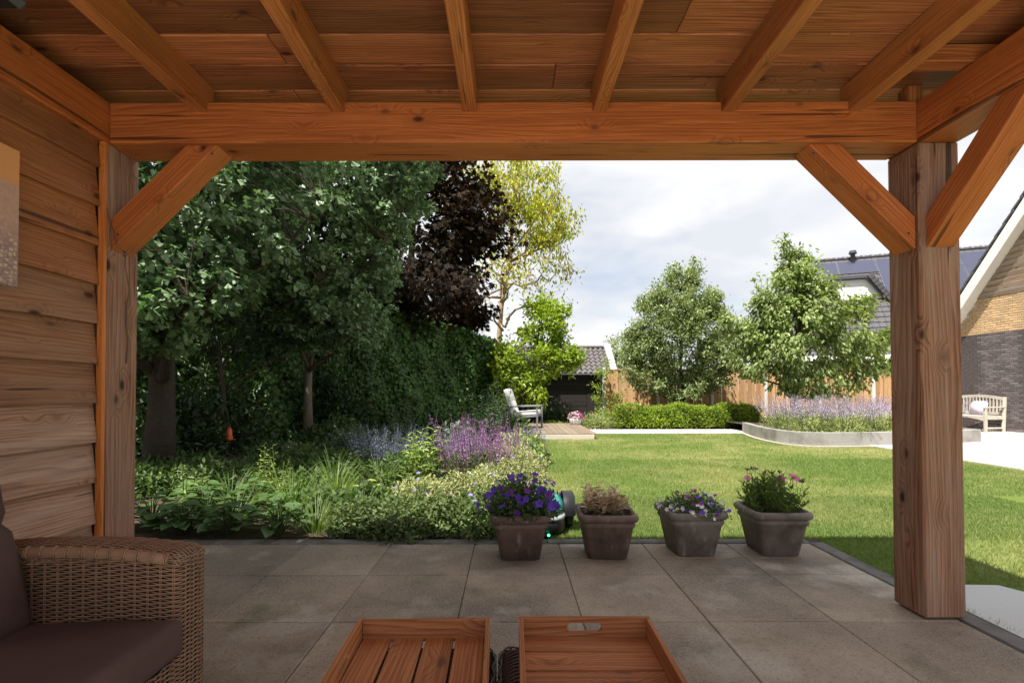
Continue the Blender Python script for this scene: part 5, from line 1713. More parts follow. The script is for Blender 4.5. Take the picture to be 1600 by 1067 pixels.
# two dense fan-leaved trees on the left
make_tree('ginkgo_tree', 'big fan leaved tree with thick dark trunk beside the plank wall', (-4.5, 6.35, 0), [(-4.5, 6.35, -.05), (-4.47, 6.36, .8), (-4.42, 6.3, 1.7), (-4.4, 6.3, 2.8), (-4.35, 6.3, 4.2), (-4.3, 6.3, 5.6)], 0.185,
          [((-4.15, 6.2, 4.2), (1.75, 1.6, 2.2), 280), ((-3.75, 5.6, 3.3), (1.0, .9, 1.0), 70), ((-3.3, 6.5, 4.7), (1.2, 1.2, 1.6), 100), ((-4.0, 5.5, 2.5), (1.05, .8, .85), 75), ((-3.2, 5.9, 2.75), (.55, .6, .6), 26), ((-4.35, 5.5, 1.95), (.75, .5, .45), 42), ((-5.8, 5.0, 5.6), (1.6, 1.4, 1.8), 130), ((-4.7, 6.8, 5.0), (1.6, 1.1, 1.7), 190)], 21, 'ginkgo', FAN, 0.085, 26, 0.115, M['bark'], 18, 'rosette', 0.62)  # far left lobe is off-frame crown, added to shade the hedge
make_tree('ginkgo_tree', 'tall fan leaved tree with slender pale trunk in front of ivy hedge', (-4.18, 10.3, 0), [(-4.18, 10.3, -.05), (-4.2, 10.3, 1.0), (-4.17, 10.28, 2.0), (-4.0, 10.1, 3.4), (-3.8, 9.9, 5.2), (-3.6, 9.8, 7.2)], 0.095,
          [((-3.4, 9.2, 4.6), (1.75, 1.4, 2.4), 400), ((-2.45, 9.1, 5.3), (1.0, 1.0, 1.7), 180), ((-4.2, 9.0, 3.2), (1.1, 1.0, 1.1), 90), ((-2.75, 8.9, 2.9), (0.8, 0.8, 1.0), 80), ((-3.4, 9.6, 7.2), (1.6, 1.5, 1.7), 130), ((-3.9, 8.9, 2.3), (.9, .7, .6), 70), ((-3.3, 9.3, 2.2), (.7, .5, .4), 40), ((-4.7, 9.4, 5.6), (1.4, 1.0, 2.0), 170), ((-3.0, 9.9, 6.0), (1.7, .9, 1.9), 180), ((-3.6, 8.6, 3.7), (1.3, .7, 1.0), 110)], 22, 'ginkgo', FAN, 0.085, 26, 0.115, M['bark_pale'], 20, 'rosette', 0.62)
make_tree('shrub_tree', 'small dark multi stemmed tree in deep shade between the fan leaved trees', (-4.55, 7.75, 0), [(-4.55, 7.75, -.05), (-4.55, 7.74, .55), (-4.50, 7.8, 1.0), (-4.62, 7.85, 1.8)], 0.062,
          [((-4.6, 8.2, 2.3), (1.1, .8, .85), 120)], 23, 'dark', OVAL, 0.085, 24, 0.16, M['bark'], 8, 'up', .3)
def pushed(k, pts):
    """the same direction from the camera, k times as far away"""
    return [(k * x, k * y, 1.1 + k * (z - 1.1)) for x, y, z in pts]
MK = 1.22
make_tree('purple_maple', 'dark purple leaved maple tree overhanging the ivy hedge', (-3.5, 16.4, 0), [(-3.5, 16.4, -.05)] + pushed(MK, [(-2.85, 13.4, 1.8), (-2.75, 13.3, 3.2), (-2.6, 13.2, 5.2), (-2.5, 13.1, 7.5)]), 0.19,
          [(pushed(MK, [c_])[0], tuple(MK * q_ for q_ in r_), n_) for c_, r_, n_ in (((-2.35, 12.6, 5.0), (1.7, 1.5, 2.5), 240), ((-1.0, 12.2, 5.6), (1.1, 1.0, 1.4), 90), ((-1.45, 12.2, 3.8), (.9, .9, .9), 60), ((-.35, 12.2, 5.2), (.65, .6, .7), 28), ((-1.3, 12.9, 3.2), (.9, .5, .6), 40), ((-2.0, 12.6, 7.2), (1.8, 1.4, 1.4), 100), ((-1.55, 10.6, 3.2), (.85, .5, .55), 40), ((-2.3, 10.4, 3.2), (.8, .5, .7), 40))],
          24, 'maple', MAPLE, 0.20, 24, 0.21, M['bark'], 16, 'droop', .4, gaps=-.75)
make_tree('golden_tree', 'airy golden leaved tree with twisting bare twigs rising above the hedge', (-0.6, 20.2, 0), [(-.6, 20.2, -.05), (-.5, 20.2, 2.5), (-.35, 20.2, 4.5), (0.0, 20.1, 6.5), (0.2, 20.0, 9.5)], 0.14,
          [((0.0, 20, 9.3), (1.9, 1.4, 1.6), 190), ((1.5, 19.8, 7.8), (1.35, 1.1, 1.2), 120), ((1.0, 19.8, 5.9), (1.7, 1.2, 1.7), 130), ((-1.2, 20, 6), (1.3, 1.2, 2.4), 60)], 25, 'gold', OVAL, 0.15, 24, 0.19, M['bark_gold'], 26, 'hang', .35, wig=.42, twig=.013, leaf2='laurel', f2=.3, fill=lambda c: float(np.clip((c[2] - 4.8) / 3.0, .2, 1.0)))
make_tree('magnolia_tree', 'bright yellow green leafy tree beside the timber deck', (0.55, 15.4, 0), [(.55, 15.4, -.05), (.56, 15.4, .7), (.62, 15.4, 1.5), (.85, 15.4, 2.6), (1.05, 15.4, 3.6)], 0.06,
          [((1.1, 15.3, 3.1), (.78, .7, 1.05), 160), ((.65, 15.2, 2.05), (1.1, .8, .8), 150), ((.25, 15.0, 1.15), (.85, .6, .65), 100), ((1.55, 15.2, 2.05), (.62, .6, .6), 65), ((-.1, 15.2, 1.7), (.55, .5, .6), 55)], 26, 'magnolia', OVAL, 0.15, 17, 0.105, M['bark_pale'], 12, 'up', .45)
make_tree('pear_tree', 'rounded silvery green tree in front of the fence above the low hedge', (5.45, 15.7, 0), [(5.45, 15.7, -.05), (5.45, 15.7, .6), (5.40, 15.7, 1.5), (5.42, 15.7, 3.0), (5.4, 15.7, 4.3)], 0.075,
          [((5.35, 15.5, 2.7), (1.75, 1.2, 1.5), 400), ((5.35, 15.5, 3.85), (1.15, .9, .95), 160), ((4.15, 15.4, 2.1), (.9, .7, .75), 95), ((6.6, 15.4, 2.4), (.85, .7, 1.1), 120), ((5.4, 15.3, 1.35), (1.3, .7, .55), 80), ((4.95, 15.5, 4.75), (.2, .2, .38), 9), ((5.75, 15.5, 4.85), (.2, .2, .42), 9), ((6.3, 15.5, 4.1), (.32, .2, .3), 11), ((4.25, 15.5, 3.5), (.38, .2, .32), 11), ((3.55, 15.4, 2.7), (.35, .2, .2), 9), ((7.2, 15.4, 3.1), (.35, .2, .2), 9)], 27, 'pear', OVAL, 0.092, 54, 0.10, M['bark'], 18, 'up', .45, gaps=-1.25)
make_tree('cherry_tree', 'spreading fresh green tree rising from the lavender bed in front of the fence', (7.75, 13.6, .2), [(7.75, 13.6, .15), (7.75, 13.6, .7), (7.85, 13.6, 1.4), (7.95, 13.6, 2.6), (7.95, 13.6, 4.3)], 0.085,
          [((7.75, 13.4, 2.7), (1.35, 1.0, 1.35), 300), ((7.75, 13.4, 4.0), (.7, .6, .95), 120), ((8.35, 13.3, 3.4), (.85, .6, .75), 85), ((7.0, 13.4, 3.2), (.7, .6, .7), 70), ((9.35, 13.3, 2.3), (1.0, .7, .42), 80), ((9.15, 13.3, 3.0), (.85, .6, .4), 55), ((6.7, 13.4, 2.3), (.85, .7, .9), 95), ((8.2, 13.2, 1.35), (1.2, .6, .45), 85), ((9.5, 13.2, 1.7), (.75, .5, .3), 38), ((7.55, 13.4, 4.95), (.2, .2, .42), 10), ((8.15, 13.4, 4.65), (.25, .2, .42), 10), ((6.9, 13.4, 4.0), (.25, .2, .3), 9), ((9.95, 13.3, 2.65), (.4, .2, .14), 9), ((9.5, 13.3, 3.5), (.4, .2, .16), 9), ((6.0, 13.4, 3.0), (.3, .2, .25), 9)], 28, 'cherry', DROOPY, 0.125, 26, 0.105, M['bark'], 22, 'droop', .4, gaps=-1.3)
make_tree('far_tree', 'pale green tree top behind the fence next to the shed', (4.6, 21.5, 0), [(4.6, 21.5, -.05), (4.6, 21.5, 1.5), (4.6, 21.5, 2.6)], 0.08,
          [((4.75, 21.5, 2.3), (.95, .8, 1.0), 120)], 29, 'cherry', OVAL, 0.11, 26, 0.16, M['bark'], 8, 'up', .4)
# slender feeder in the shade
fd = thing('bird_feeder', 'small orange bird feeder hanging in the dark shrub tree', 'bird feeder', (-4.38, 7.75, 1.0))
th_ = np.linspace(0, 2 * np.pi, 13)[:-1]
Soup().loft([[(-4.36 + q * math.cos(a), 7.70 + q * math.sin(a), z) for a in th_] for q, z in ((.02, .33), (.06, .34), (.065, .36), (.05, .42), (.045, .50), (.02, .54))], cap0=True, cap1=True).build('body', M['orange'], fd)
Soup().tube([(-4.36, 7.70, .54), (-4.38, 7.72, .7), (-4.52, 7.78, 1.0)], .004, 4).build('hanger', M['cord'], fd)

# ================================================================== hedges
def ivy_hedge():
    r = thing('ivy_hedge', 'tall dark ivy covered hedge along the back of flower bed', 'hedge', (-3, 12.4, 0))
    P = smooth_path([(-9.0, 4.4), (-7.6, 6.2), (-6.0, 8.8), (-4.6, 10.9), (-3.0, 12.7), (-1.3, 14.6), (0.0, 16.3)], 120)
    t_ = unit(np.gradient(P, axis=0)); n_ = np.stack([t_[:, 1], -t_[:, 0]], 1)     # towards the garden
    u = np.linspace(0, 1, len(P))
    top = np.interp(u, [0, .45, .7, .85, .97, 1.0], [4.3, 3.9, 3.15, 2.9, 2.60, 2.35])
    rng = np.random.default_rng(31)
    ph = rng.uniform(0, 6, 8)
    bulge = lambda i, z: 0.16 * np.sin(i * .16 + ph[0] + z * 1.3) + 0.11 * np.sin(i * .41 + ph[1] - z * 2.1) + .07 * np.sin(i * .9 + z * 3.3 + ph[2])
    rings = []
    for i in range(len(P)):
        h = top[i] - .12 + .05 * math.sin(i * .5)
        ring = []
        for z in np.linspace(-.05, h, 9):
            b = bulge(i, z) - .10 - .3 * max(0, z / h - .85)
            ring.append((P[i][0] + n_[i][0] * b, P[i][1] + n_[i][1] * b, z))
        ring.append((P[i][0] - n_[i][0] * .5, P[i][1] - n_[i][1] * .5, h + .03)); ring.append((P[i][0] - n_[i][0] * .8, P[i][1] - n_[i][1] * .8, -.05))
        rings.append(ring)
    Soup().loft(rings, closed=True, cap0=True, cap1=True, smooth=False).build('inner_twigs', M['hcore'], r)
    s = Soup()
    N = 46000
    i = np.minimum((rng.beta(1.5, 1.05, N) * len(P)), len(P) - 1.001)
    i0 = i.astype(int); f = (i - i0)[:, None]
    b0 = P[i0] * (1 - f) + P[np.minimum(i0 + 1, len(P) - 1)] * f
    z = rng.uniform(0, 1, N) ** .9 * (top[i0] - .06)
    bb = bulge(i, z) - .3 * np.maximum(0, z / top[i0] - .87) + rng.normal(size=N) * .055
    pos = np.c_[b0 + n_[i0] * bb[:, None], z]
    nn = unit(np.c_[n_[i0], np.full(N, .75)] + rdir(N, rng) * .5)
    xd = unit(np.c_[t_[i0] * rng.normal(size=(N, 1)) * .7, -np.abs(rng.normal(size=N)) - .2] + rdir(N, rng) * .4)
    s.place(IVY, pos, xd, nn, rng.uniform(.06, .125, N))
    # top
    N = 7000
    i0 = rng.integers(30, len(P), N)
    pos = np.c_[P[i0] - n_[i0] * rng.uniform(-.1, .6, N)[:, None], top[i0] - .05 + rng.normal(size=N) * .05]
    s.place(IVY, pos, rdir(N, rng), unit(rdir(N, rng) * .5 + np.array([0, -.3, 1])), rng.uniform(.06, .11, N))
    s.build('ivy_leaves', LM['ivy'], r)['kind'] = 'stuff'
ivy_hedge()
def low_hedge():
    r = thing('low_hedge', 'low clipped bright green hedge in front of the board fence', 'hedge', (5.1, 14.55, 0))
    rng = np.random.default_rng(33)
    x0, x1, y0, y1, h = 3.12, 7.2, 14.35, 14.85, .60
    Soup().box(((x0 + x1) / 2, (y0 + y1) / 2, h / 2 - .05), (x1 - x0 - .12, y1 - y0 - .12, h), b=.06).build('inner_twigs', M['hcore'], r)
    N = 9000
    face = rng.choice(4, N, p=[.58, .34, .04, .04])
    x = rng.uniform(x0, x1, N); y = rng.uniform(y0, y1, N); z = rng.uniform(.02, h, N)
    nn = np.zeros((N, 3))
    y = np.where(face == 0, y0, y); nn[face == 0] = (0, -1, .3)
    z = np.where(face == 1, h, z); nn[face == 1] = (0, -.2, 1)
    x = np.where(face == 2, x0, x); nn[face == 2] = (-1, 0, .3)
    x = np.where(face == 3, x1, x); nn[face == 3] = (1, 0, .3)
    wob = .05 * np.sin(x * 4.1) + .03 * np.sin(x * 9.7 + z * 6)
    pos = np.c_[x, y + np.where(face == 0, wob, 0), z + np.where(face == 1, wob, 0)] + rng.normal(size=(N, 3)) * .028
    Soup().place(OVAL, pos, unit(rdir(N, rng) + nn * .35 + np.array([0, 0, .5])), unit(nn + rdir(N, rng) * .5), rng.uniform(.05, .085, N)).build('leaves', LM['laurel'], r)['kind'] = 'stuff'
low_hedge()
# ================================================================== planting
def dome(rng, n, c, rx, ry, h, q0=.35):
    d = rdir(n, rng); d[:, 2] = np.abs(d[:, 2])
    q = rng.uniform(q0 ** 2, 1, n) ** .5
    lump = 1 + .2 * np.sin(4 * d[:, 0] + c[0] * 9) * np.sin(5 * d[:, 1] + c[1] * 7) + .1 * np.sin(11 * d[:, 0] + 9 * d[:, 2])
    pos = np.c_[c[0] + rx * d[:, 0] * q * lump, c[1] + ry * d[:, 1] * q * lump, c[2] + h * d[:, 2] * q * lump]
    return pos, d
PN = [100]
def mound(name, label, x, y, z0, rx, ry, h, n, leaf, tpl, ls, flowers=None, spikes=None, group=None, seed=None, cat='plant', leaf2=None, f2=.3, stemm='stem'):
    PN[0] += 1
    rng = np.random.default_rng(seed or PN[0])
    r = thing(name, label, cat, (x, y, z0), 0, group)
    c = (x, y, z0)
    pos, d = dome(rng, n, c, rx, ry, h)
    xd = unit(rdir(n, rng) + d * .7 + np.array([0, 0, .2])); nn = unit(rdir(n, rng) * .6 + d * .5 + np.array([0, 0, .6]))
    s = Soup()
    if leaf2:
        k = rng.uniform(size=n) < f2
        s.place(tpl, pos[~k], xd[~k], nn[~k], rng.uniform(ls * .65, ls * 1.25, (~k).sum()), 0); s.place(tpl, pos[k], xd[k], nn[k], rng.uniform(ls * .65, ls * 1.25, k.sum()), 1)
        s.build('foliage', [LM[leaf], LM[leaf2]], r)['kind'] = 'stuff'
    else:
        s.place(tpl, pos, xd, nn, rng.uniform(ls * .65, ls * 1.25, n)); s.build('foliage', LM[leaf], r)['kind'] = 'stuff'
    st = Soup()
    for i in range(max(12, n // 60)):
        e = pos[rng.integers(n)]; b = np.array([x + rng.normal() * rx * .25, y + rng.normal() * ry * .25, z0 - .03])
        st.tube([b, (b + e) / 2 + [0, 0, .03], e], [.004, .003, .0018], 4, cap=False)
    if flowers:
        m_, nf, fs = flowers
        pf, df = dome(rng, nf, c, rx * 1.04, ry * 1.04, h * 1.08, .85)
        pf += df * .02
        f = Soup().place(FLOW5, pf, rdir(nf, rng), unit(df + np.array([0, -.3, .6]) + rdir(nf, rng) * .3), rng.uniform(fs * .75, fs * 1.2, nf))
        f.build('flowers', LM[m_], r)['kind'] = 'stuff'
    if spikes:
        m_, ns, L0, fs, lean, fr = spikes
        f = Soup()
        for i in range(ns):
            a, rr = rng.uniform(0, 2 * np.pi), math.sqrt(rng.uniform(0, 1))
            bx, by = x + rx * .85 * rr * math.cos(a), y + ry * .85 * rr * math.sin(a)
            L = L0 * rng.uniform(.55, 1.2)
            b = np.array([bx, by, z0 + h * .25])
            tip = np.array([bx + lean * rr * math.cos(a) * L + rng.normal() * .05 * L, by + lean * rr * math.sin(a) * L + rng.normal() * .05 * L, z0 + h * .25 + L])
            mid = (b + tip) / 2 + rng.normal(size=3) * .02 * L
            st.tube([b, mid, tip], [.003, .0025, .0015], 4, cap=False)
            k = int(20 * L / .5 * fr) + 8
            t_ = rng.uniform(1 - fr, 1.0, k)
            p = b * ((1 - t_) ** 2)[:, None] + mid * (2 * t_ * (1 - t_))[:, None] * 1.0 + tip * (t_ ** 2)[:, None]
            dd = rdir(k, rng); dd[:, 2] = np.abs(dd[:, 2]) * .6
            f.place(DIA, p + dd * fs * .3, unit(dd), rdir(k, rng), rng.uniform(fs * .7, fs * 1.3, k) * (1.15 - .5 * (t_ - (1 - fr)) / fr))
        f.build('flower_spikes', LM[m_], r)['kind'] = 'stuff'
    st.build('stems', M[stemm], r)
    return r
def strap_clump(name, label, x, y, n, L, leaf, spread=.6, w=.045, bend=.5, seed=0, z0=0.0, group=None):
    rng = np.random.default_rng(seed + 500)
    r = thing(name, label, 'plant', (x, y, z0), 0, group)
    a = rng.uniform(0, 2 * np.pi, n); out = np.c_[np.cos(a), np.sin(a)]
    e = rng.uniform(.1, spread, n)
    pos = np.c_[x + out[:, 0] * .10 * e * 2, y + out[:, 1] * .10 * e * 2, np.full(n, z0 - .02)]
    xd = unit(np.c_[out * e[:, None], np.ones(n)])
    nn = np.c_[-out, np.full(n, .2)]
    # blade bends away from its normal: normal must point inwards/up
    s = Soup().place(T_blade(w, bend, 5), pos, xd, nn, L * rng.uniform(.6, 1.15, n))
    s.build('blades', LM[leaf], r)['kind'] = 'stuff'
    s = Soup()
    for k in range(6):
        a_ = rng.uniform(0, 6.28)
        s.tube([(x, y, z0), (x + .03 * math.cos(a_), y + .03 * math.sin(a_), z0 + .12)], [.012, .006], 5)
    s.build('crown_base', M['stem'], r)
    return r
def broad_plant(name, label, x, y, n, L, leaf, seed=0, group=None, z0=0.0, tpl=None, h=.24, spread=.20):
    rng = np.random.default_rng(seed + 900)
    r = thing(name, label, 'plant', (x, y, z0), 0, group)
    me = [Soup().place(tpl or HEART, [(0, 0, 0)], [(1, 0, 0)], [(0, 0, 1)], [1.0], smooth=True).mesh('leaf', [LM[leaf]]) for _ in range(1)][0]
    st = Soup()
    for i in range(n):
        a = i * 2.4 + rng.uniform(-.4, .4); q = math.sqrt((i + .5) / n)
        zz = z0 + h * (1.1 - .75 * q) * rng.uniform(.8, 1.15)
        p = Vector((x + spread * q * math.cos(a), y + spread * q * math.sin(a), zz))
        X = Vector((math.cos(a), math.sin(a), rng.uniform(-.35, .25))).normalized()
        Y = Vector((0, 0, 1)).cross(X).normalized(); Z = X.cross(Y)
        sc = L * rng.uniform(.7, 1.2)
        o = link('leaf', me)
        o.matrix_basis = Matrix.Translation(p) @ Matrix((X, Y, Z)).transposed().to_4x4() @ Matrix.Rotation(rng.uniform(-.35, .35), 4, 'X') @ Matrix.Scale(sc, 4)
        attach(o, r)
        st.tube([(x + .02 * math.cos(a), y + .02 * math.sin(a), z0 - .02), (x + spread * q * .5 * math.cos(a), y + spread * q * .5 * math.sin(a), zz * .75), tuple(p)], [.005, .004, .003], 5, cap=False)
    st.build('stems', M['stem'], r)
    return r
def tall_stalks(name, label, x, y, n, H, leaf, ls, tpl, lean=(0, 0), spread=.15, seed=0, per=26, flower=None, cat='plant', z0=0):
    rng = np.random.default_rng(seed + 1300)
    r = thing(name, label, cat, (x, y, z0), 0)
    s, st, fl = Soup(), Soup(), Soup()
    for i in range(n):
        b = np.array([x + rng.normal() * spread * .5, y + rng.normal() * spread * .5, z0 - .02])
        h = H * rng.uniform(.65, 1.1)
        tip = b + np.array([lean[0] * h + rng.normal() * spread * .8, lean[1] * h + rng.normal() * spread * .8, h])
        P = wiggly(b, tip, 7, .04, rng)
        st.tube(P, np.linspace(.007, .003, 7), 5, cap=False)
        t_ = np.linspace(.15, 1.0, per)
        p = np.stack([np.interp(t_, np.linspace(0, 1, 7), P[:, k]) for k in range(3)], 1)
        a = np.arange(per) * 2.4 + rng.uniform(0, 6)
        dd = np.c_[np.cos(a), np.sin(a), rng.uniform(-.1, .7, per)]
        s.place(tpl, p, dd, np.tile([0, 0, 1.0], (per, 1)) + rdir(per, rng) * .3, ls * rng.uniform(.7, 1.2, per) * (1.2 - .5 * t_))
        if flower:
            pf = tip + rng.normal(size=(14, 3)) * .03
            fl.place(FLOW5, pf, rdir(14, rng), rdir(14, rng) + np.array([0, 0, 1]), .016)
    s.build('leaves', LM[leaf], r)['kind'] = 'stuff'
    st.build('stems', M['stem'], r)
    if flower: fl.build('flower_heads', LM[flower], r)['kind'] = 'stuff'
    return r

# ---- front of the left bed, along the patio
for k, (x, y, rx, ry, h, nf) in enumerate(((-1.12, 3.98, .36, .34, .23, 3), (-.72, 3.96, .38, .36, .25, 8), (-.30, 4.0, .38, .36, .27, 12), (-.02, 4.22, .28, .36, .28, 9))):
    mound('geranium_plant', ['dark fine leaved geranium mound spilling onto the patio beside the strap leaves', 'geranium mound with few blue violet flowers at patio edge', 'geranium mound with many blue violet flowers left of the petunia planter', 'geranium mound with blue violet flowers behind the petunia planter'][k],
          x, y, 0, rx, ry, h, 4200, 'ger', IVY, .032, ('bluev', nf, .02), None, 'geraniums along the patio edge')
for k, (x, y, rx, ry, h) in enumerate(((-.78, 4.62, .42, .38, .29), (-.30, 4.85, .40, .42, .31), (-.02, 5.45, .42, .5, .34), (.08, 6.3, .36, .5, .36))):
    mound('cream_leaved_plant', ['cream green leafy mound behind the dark geranium', 'cream green leafy mound below the salvia spikes', 'cream green leafy mound between salvia and lawn', 'cream green leafy mound with violet flowers at the lawn edge'][k],
          x, y, 0, rx, ry, h, 5200, 'cream', OVAL, .034, ('bluev', 18, .018), None, 'cream leaved mounds in the flower bed', leaf2='ger', f2=.35)
mound('salvia_plant', 'clump of upright purple salvia spikes in the flower bed', -.42, 6.0, 0, .42, .38, .40, 2600, 'ger', NARROW, .06, None, ('salvia', 130, .62, .021, .3, .62), stemm='stemp')
mound('salvia_plant', 'smaller pinkish salvia clump leaning to the lawn behind cream mound', -.02, 6.75, 0, .34, .34, .36, 1800, 'cream', NARROW, .06, None, ('salvia', 70, .52, .019, .38, .55), stemm='stemp')
mound('catmint_plant', 'grey blue catmint mound in front of the ivy hedge', -1.62, 6.7, 0, .52, .45, .46, 3000, 'blue', OVAL, .034, None, ('catmint', 300, .46, .018, .5, .75))
mound('catmint_plant', 'smaller grey blue catmint behind the salvia', -.75, 7.7, 0, .42, .40, .32, 1800, 'blue', OVAL, .034, None, ('catmint', 120, .36, .017, .5, .7))
mound('catmint_plant', 'dark blue flowering mound beside the timber deck', .28, 9.9, 0, .42, .55, .32, 2200, 'blue', OVAL, .036, ('bluev', 60, .02), ('catmint', 40, .35, .018, .5, .7))
mound('geranium_plant', 'loose geranium with pink and violet flowers at the lawn edge', .34, 7.6, 0, .28, .55, .30, 2200, 'ger', IVY, .04, ('magenta', 26, .022), None, leaf2='lime', f2=.3)
mound('lime_leaved_plant', 'lime green leafy clump beside the lawn edge', .10, 7.9, 0, .34, .34, .42, 900, 'lime', OVAL, .09)
tall_stalks('phlox_plant', 'leaning leafy phlox stalks with lit yellow green leaves', -1.05, 5.75, 9, .72, 'lime', .13, NARROW, (.06, -.05), .14, 1, 22)
tall_stalks('phlox_plant', 'low phlox with narrow green leaves beside the sunlit phlox stalks', -1.22, 5.2, 8, .42, 'lily', .11, NARROW, (0, 0), .16, 2, 16)
tall_stalks('fennel_plant', 'tall feathery green plant in front of the hedge near deck', -.45, 10.0, 22, 1.25, 'blue', .13, NARROW, (.02, 0), .34, 3, 44)
tall_stalks('tall_perennial', 'thin pale green stalks standing in front of the ivy hedge', -2.05, 9.2, 6, 1.15, 'blue', .15, NARROW, (0, 0), .26, 4, 26)
mound('silver_plant', 'silver leaved plant at the foot of ivy hedge', -1.0, 9.4, 0, .38, .34, .48, 900, 'silver', OVAL, .08)
mound('leafy_perennial', 'mid green leafy perennial beside the slender pale trunk', -3.0, 8.6, 0, .55, .5, .62, 1600, 'mid', OVAL, .09, ('yellow', 10, .02))
mound('leafy_perennial', 'blue green leafy perennial left of the catmint', -2.35, 7.6, 0, .48, .42, .50, 1700, 'blue', OVAL, .075, ('catmint', 12, .025))
mound('leafy_perennial', 'dense green perennial behind the strap leaves', -2.75, 6.9, 0, .55, .5, .36, 1700, 'mid', OVAL, .07)
mound('leafy_perennial', 'round green sedum like perennial near the feeder', -3.6, 7.5, 0, .42, .4, .34, 1300, 'hosta', OVAL, .07)
mound('leafy_perennial', 'dark green ground layer plant beneath the thick trunk', -4.0, 6.2, 0, .7, .5, .28, 1700, 'mid', OVAL, .08)
mound('leafy_perennial', 'dark low plant beside hedge foot and pale trunk', -3.6, 10.0, 0, .8, .5, .38, 1500, 'dark', OVAL, .09)
mound('leafy_perennial', 'dark green plant mass at the hedge foot behind silver plant', -1.7, 10.6, 0, .9, .5, .5, 2000, 'dark', OVAL, .09)
mound('leafy_perennial', 'dark leafy mass at the hedge foot near the fennel', -.3, 11.6, 0, .8, .5, .6, 2000, 'ivy', OVAL, .09)
for k, (x, y, rx, h) in enumerate(((-3.3, 5.5, .6, .3), (-2.2, 6.4, .5, .34), (-3.0, 6.1, .5, .3), (-1.25, 6.1, .4, .34), (-4.2, 5.3, .6, .3))):
    mound('leafy_perennial', ['low green plant between thick trunk and broad leaves', 'mid green perennial in front of blue green one', 'low green plant in front of the orange feeder', 'green leafy mound between phlox stalks and catmint', 'low green plant at the foot of the thick trunk'][k], x, y, 0, rx, .45, h, 1500, 'mid', OVAL, .075)
for k, (x, y, rx, h) in enumerate(((-1.75, 4.6, .42, .2), (-1.35, 4.55, .34, .22), (-2.1, 5.3, .5, .24))):
    mound('ground_cover', ['low green ground cover between the strap leaved clumps', 'low green ground cover around the lime rosette', 'low green ground cover behind the sunlit strap leaves'][k], x, y, 0, rx, .4, h, 1500, 'mid', IVY, .05)
for k, (x, y, rx, h) in enumerate(((-5.3, 8.9, 1.0, 2.1), (-4.9, 7.3, .7, 1.2), (-3.9, 11.1, .9, 1.5))):
    mound('laurel_shrub', ['tall dark evergreen shrub between the two fan leaved trees', 'dark evergreen shrub right of the thick trunk', 'dark evergreen shrub right of the slender pale trunk'][k], x, y, 0, rx, .6, h, 2600, 'dark', OVAL, .12, cat='shrub')
# strap leaves
for k, (x, y, n, L, lf, sp) in enumerate(((-1.55, 3.98, 100, .40, 'lily', .8), (-1.95, 4.45, 110, .50, 'lily', .7), (-1.75, 5.0, 110, .52, 'lily', .6), (-2.35, 5.1, 100, .52, 'lily', .7), (-1.45, 5.5, 70, .55, 'mid', .6), (-2.05, 5.75, 70, .60, 'mid', .55), (-2.32, 4.22, 80, .40, 'lily', .7), (-2.72, 4.85, 80, .48, 'mid', .6), (-1.28, 4.28, 60, .36, 'mid', .7))):
    strap_clump('daylily_plant', ['short strap leaved clump at the patio edge beside dark geranium', 'dense strap leaved clump near the patio edge', 'sunlit strap leaved clump behind the patio edge clump', 'strap leaved clump beside the broad leaves', 'darker strap leaved clump in front of the catmint', 'tall darker strap leaves behind the sunlit clump', 'strap leaves growing between the broad leaved plants', 'dark strap leaves behind the broad leaved plants', 'dark strap leaves beside the lime rosette'][k],
                x, y, int(n * 1.25), L * .85, lf, sp, .023, .5, k, group='strap leaved clumps')
broad_plant('sedum_plant', 'bright lime rosette of rounded leaves beside strap leaves', -1.38, 4.72, 46, .085, 'lime', 1, h=.22, spread=.16, tpl=OVAL)
# broad leaves by the wall post
for k, (x, y, n, L) in enumerate(((-2.55, 3.90, 60, .095), (-2.18, 3.88, 60, .09), (-2.05, 4.35, 46, .085), (-2.75, 4.5, 54, .105), (-2.45, 4.75, 46, .095), (-2.95, 4.1, 44, .10), (-3.05, 4.9, 44, .11), (-1.80, 3.86, 46, .08))):
    broad_plant('hosta_plant', ['broad leaved plant at the patio edge below the wall post', 'broad leaved plant at patio edge in shade', 'smaller broad leaved plant behind the patio edge one', 'broad leaved plant with large leaves behind the wall post', 'broad leaved plant in the second row of the bed', 'broad leaved plant mostly hidden by the wall post', 'large broad leaved plant under the thick trunk', 'small dark broad leaved plant among strap leaves'][k],
                x, y, n, L, 'hosta', 20 + k, 'broad leaved plants by the wall post')
for k, (x, y, h) in enumerate(((-2.95, 4.6, .5), (-2.30, 4.9, .45), (-2.62, 5.3, .5))):
    tall_stalks('wispy_weed', ['thin yellow green stalk beside the wall post', 'wispy pale green stalk behind the broad leaves', 'wispy green stalk near the thick trunk'][k], x, y, 5, h, 'lime', .07, NARROW, (0, 0), .1, 30 + k, 16)

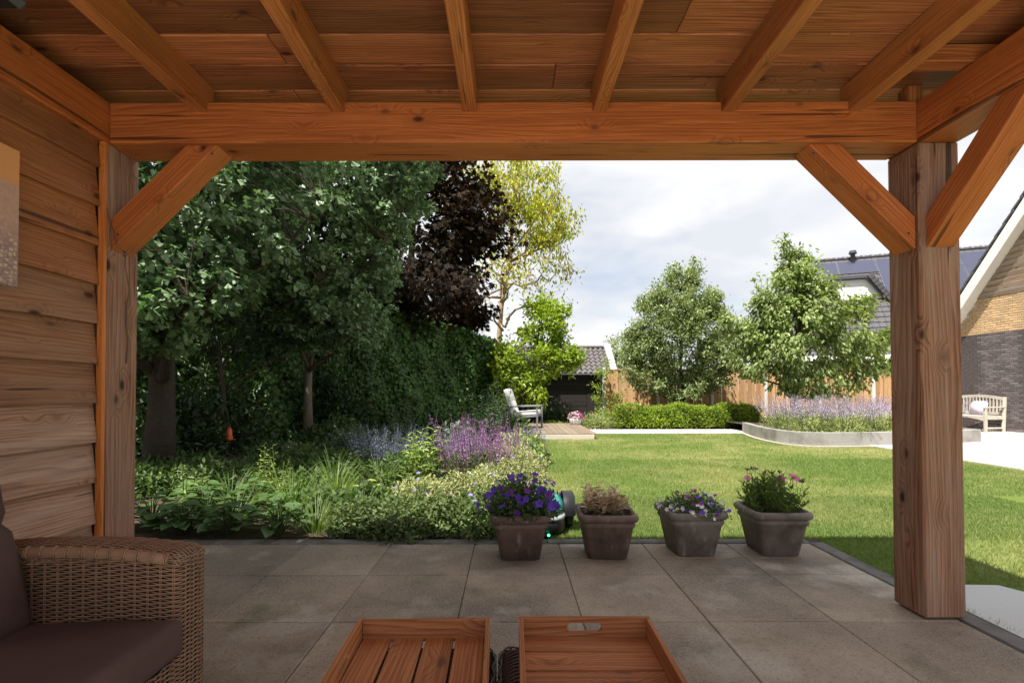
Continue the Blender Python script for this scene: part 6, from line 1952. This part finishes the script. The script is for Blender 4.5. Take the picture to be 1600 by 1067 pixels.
# ---- back border: beside the deck, in front of shed and fence
mound('shrubby_plant', 'dark leafy shrub at the foot of black shed', 1.5, 16.2, 0, .75, .5, .75, 1700, 'dark', OVAL, .09, ('pink', 40, .03))
mound('ground_cover', 'bright green ground cover behind the timber deck', 1.25, 15.2, 0, .75, .28, .16, 1500, 'laurel', OVAL, .05)
mound('shrubby_plant', 'loose pale green bush at the end of garden path', 2.45, 14.6, 0, .50, .45, .42, 2000, 'sage', OVAL, .05, ('pink', 26, .018))
mound('shrubby_plant', 'yellow green bush left of the low hedge', 2.85, 14.9, 0, .42, .4, .58, 1700, 'laurel', OVAL, .055, None, None, leaf2='sage', f2=.5)
make_tree('climbing_rose', 'thin climbing plant with yellow green leaves at the fence end post', (3.02, 16.6, 0), [(3.02, 16.6, -.02), (3.0, 16.62, .8), (3.05, 16.65, 1.5), (3.15, 16.7, 2.1)], .018,
          [((3.0, 16.6, 1.3), (.28, .2, .85), 34), ((3.2, 16.55, 1.9), (.28, .15, .35), 14), ((3.5, 16.6, .95), (.4, .15, .3), 12)], 41, 'magnolia', OVAL, .085, 12, .07, M['stem'], 6, 'up', .1, twig=.004, cat='climber')
# ---- raised bed: russian sage
SG = [(6.25, 10.35, .44, .42), (6.95, 10.25, .46, .42), (7.7, 10.45, .46, .42), (8.5, 10.75, .5, .42), (6.35, 11.2, .5, .5), (7.2, 11.2, .55, .5), (8.1, 11.4, .55, .5), (9.0, 11.5, .5, .5), (6.7, 12.2, .5, .5), (7.7, 12.4, .55, .5), (8.8, 12.5, .6, .5), (9.45, 10.9, .34, .38)]
SGL = ['lavender coloured sage at the curved front corner of raised bed', 'lavender coloured sage spilling over the front wall of raised bed', 'lavender coloured sage leaning over the concrete wall next to the corner clump', 'lavender coloured sage by the wall behind the timber post', 'lavender sage clump at the left side of raised bed', 'lavender sage clump in the middle of the raised bed', 'tall lavender sage clump before the fence', 'lavender sage clump mostly hidden by timber post', 'rear lavender sage clump next to the low hedge', 'rear lavender sage clump at the cherry trunk', 'rear lavender sage clump hidden behind timber post', 'small sage clump at the far end of raised bed']
for k, (x, y, rx, ry) in enumerate(SG):
    mound('sage_plant', SGL[k], x, y, .19, rx, ry, .44, 2000, 'sage', NARROW, .06, None, ('lav', 84, .60, .026, .65, .55), 'lavender coloured sage plants in the raised bed', 700 + k)
mound('lime_leaved_plant', 'low yellow green plant at the raised bed wall', 8.0, 10.15, .19, .28, .22, .16, 600, 'laurel', OVAL, .05)
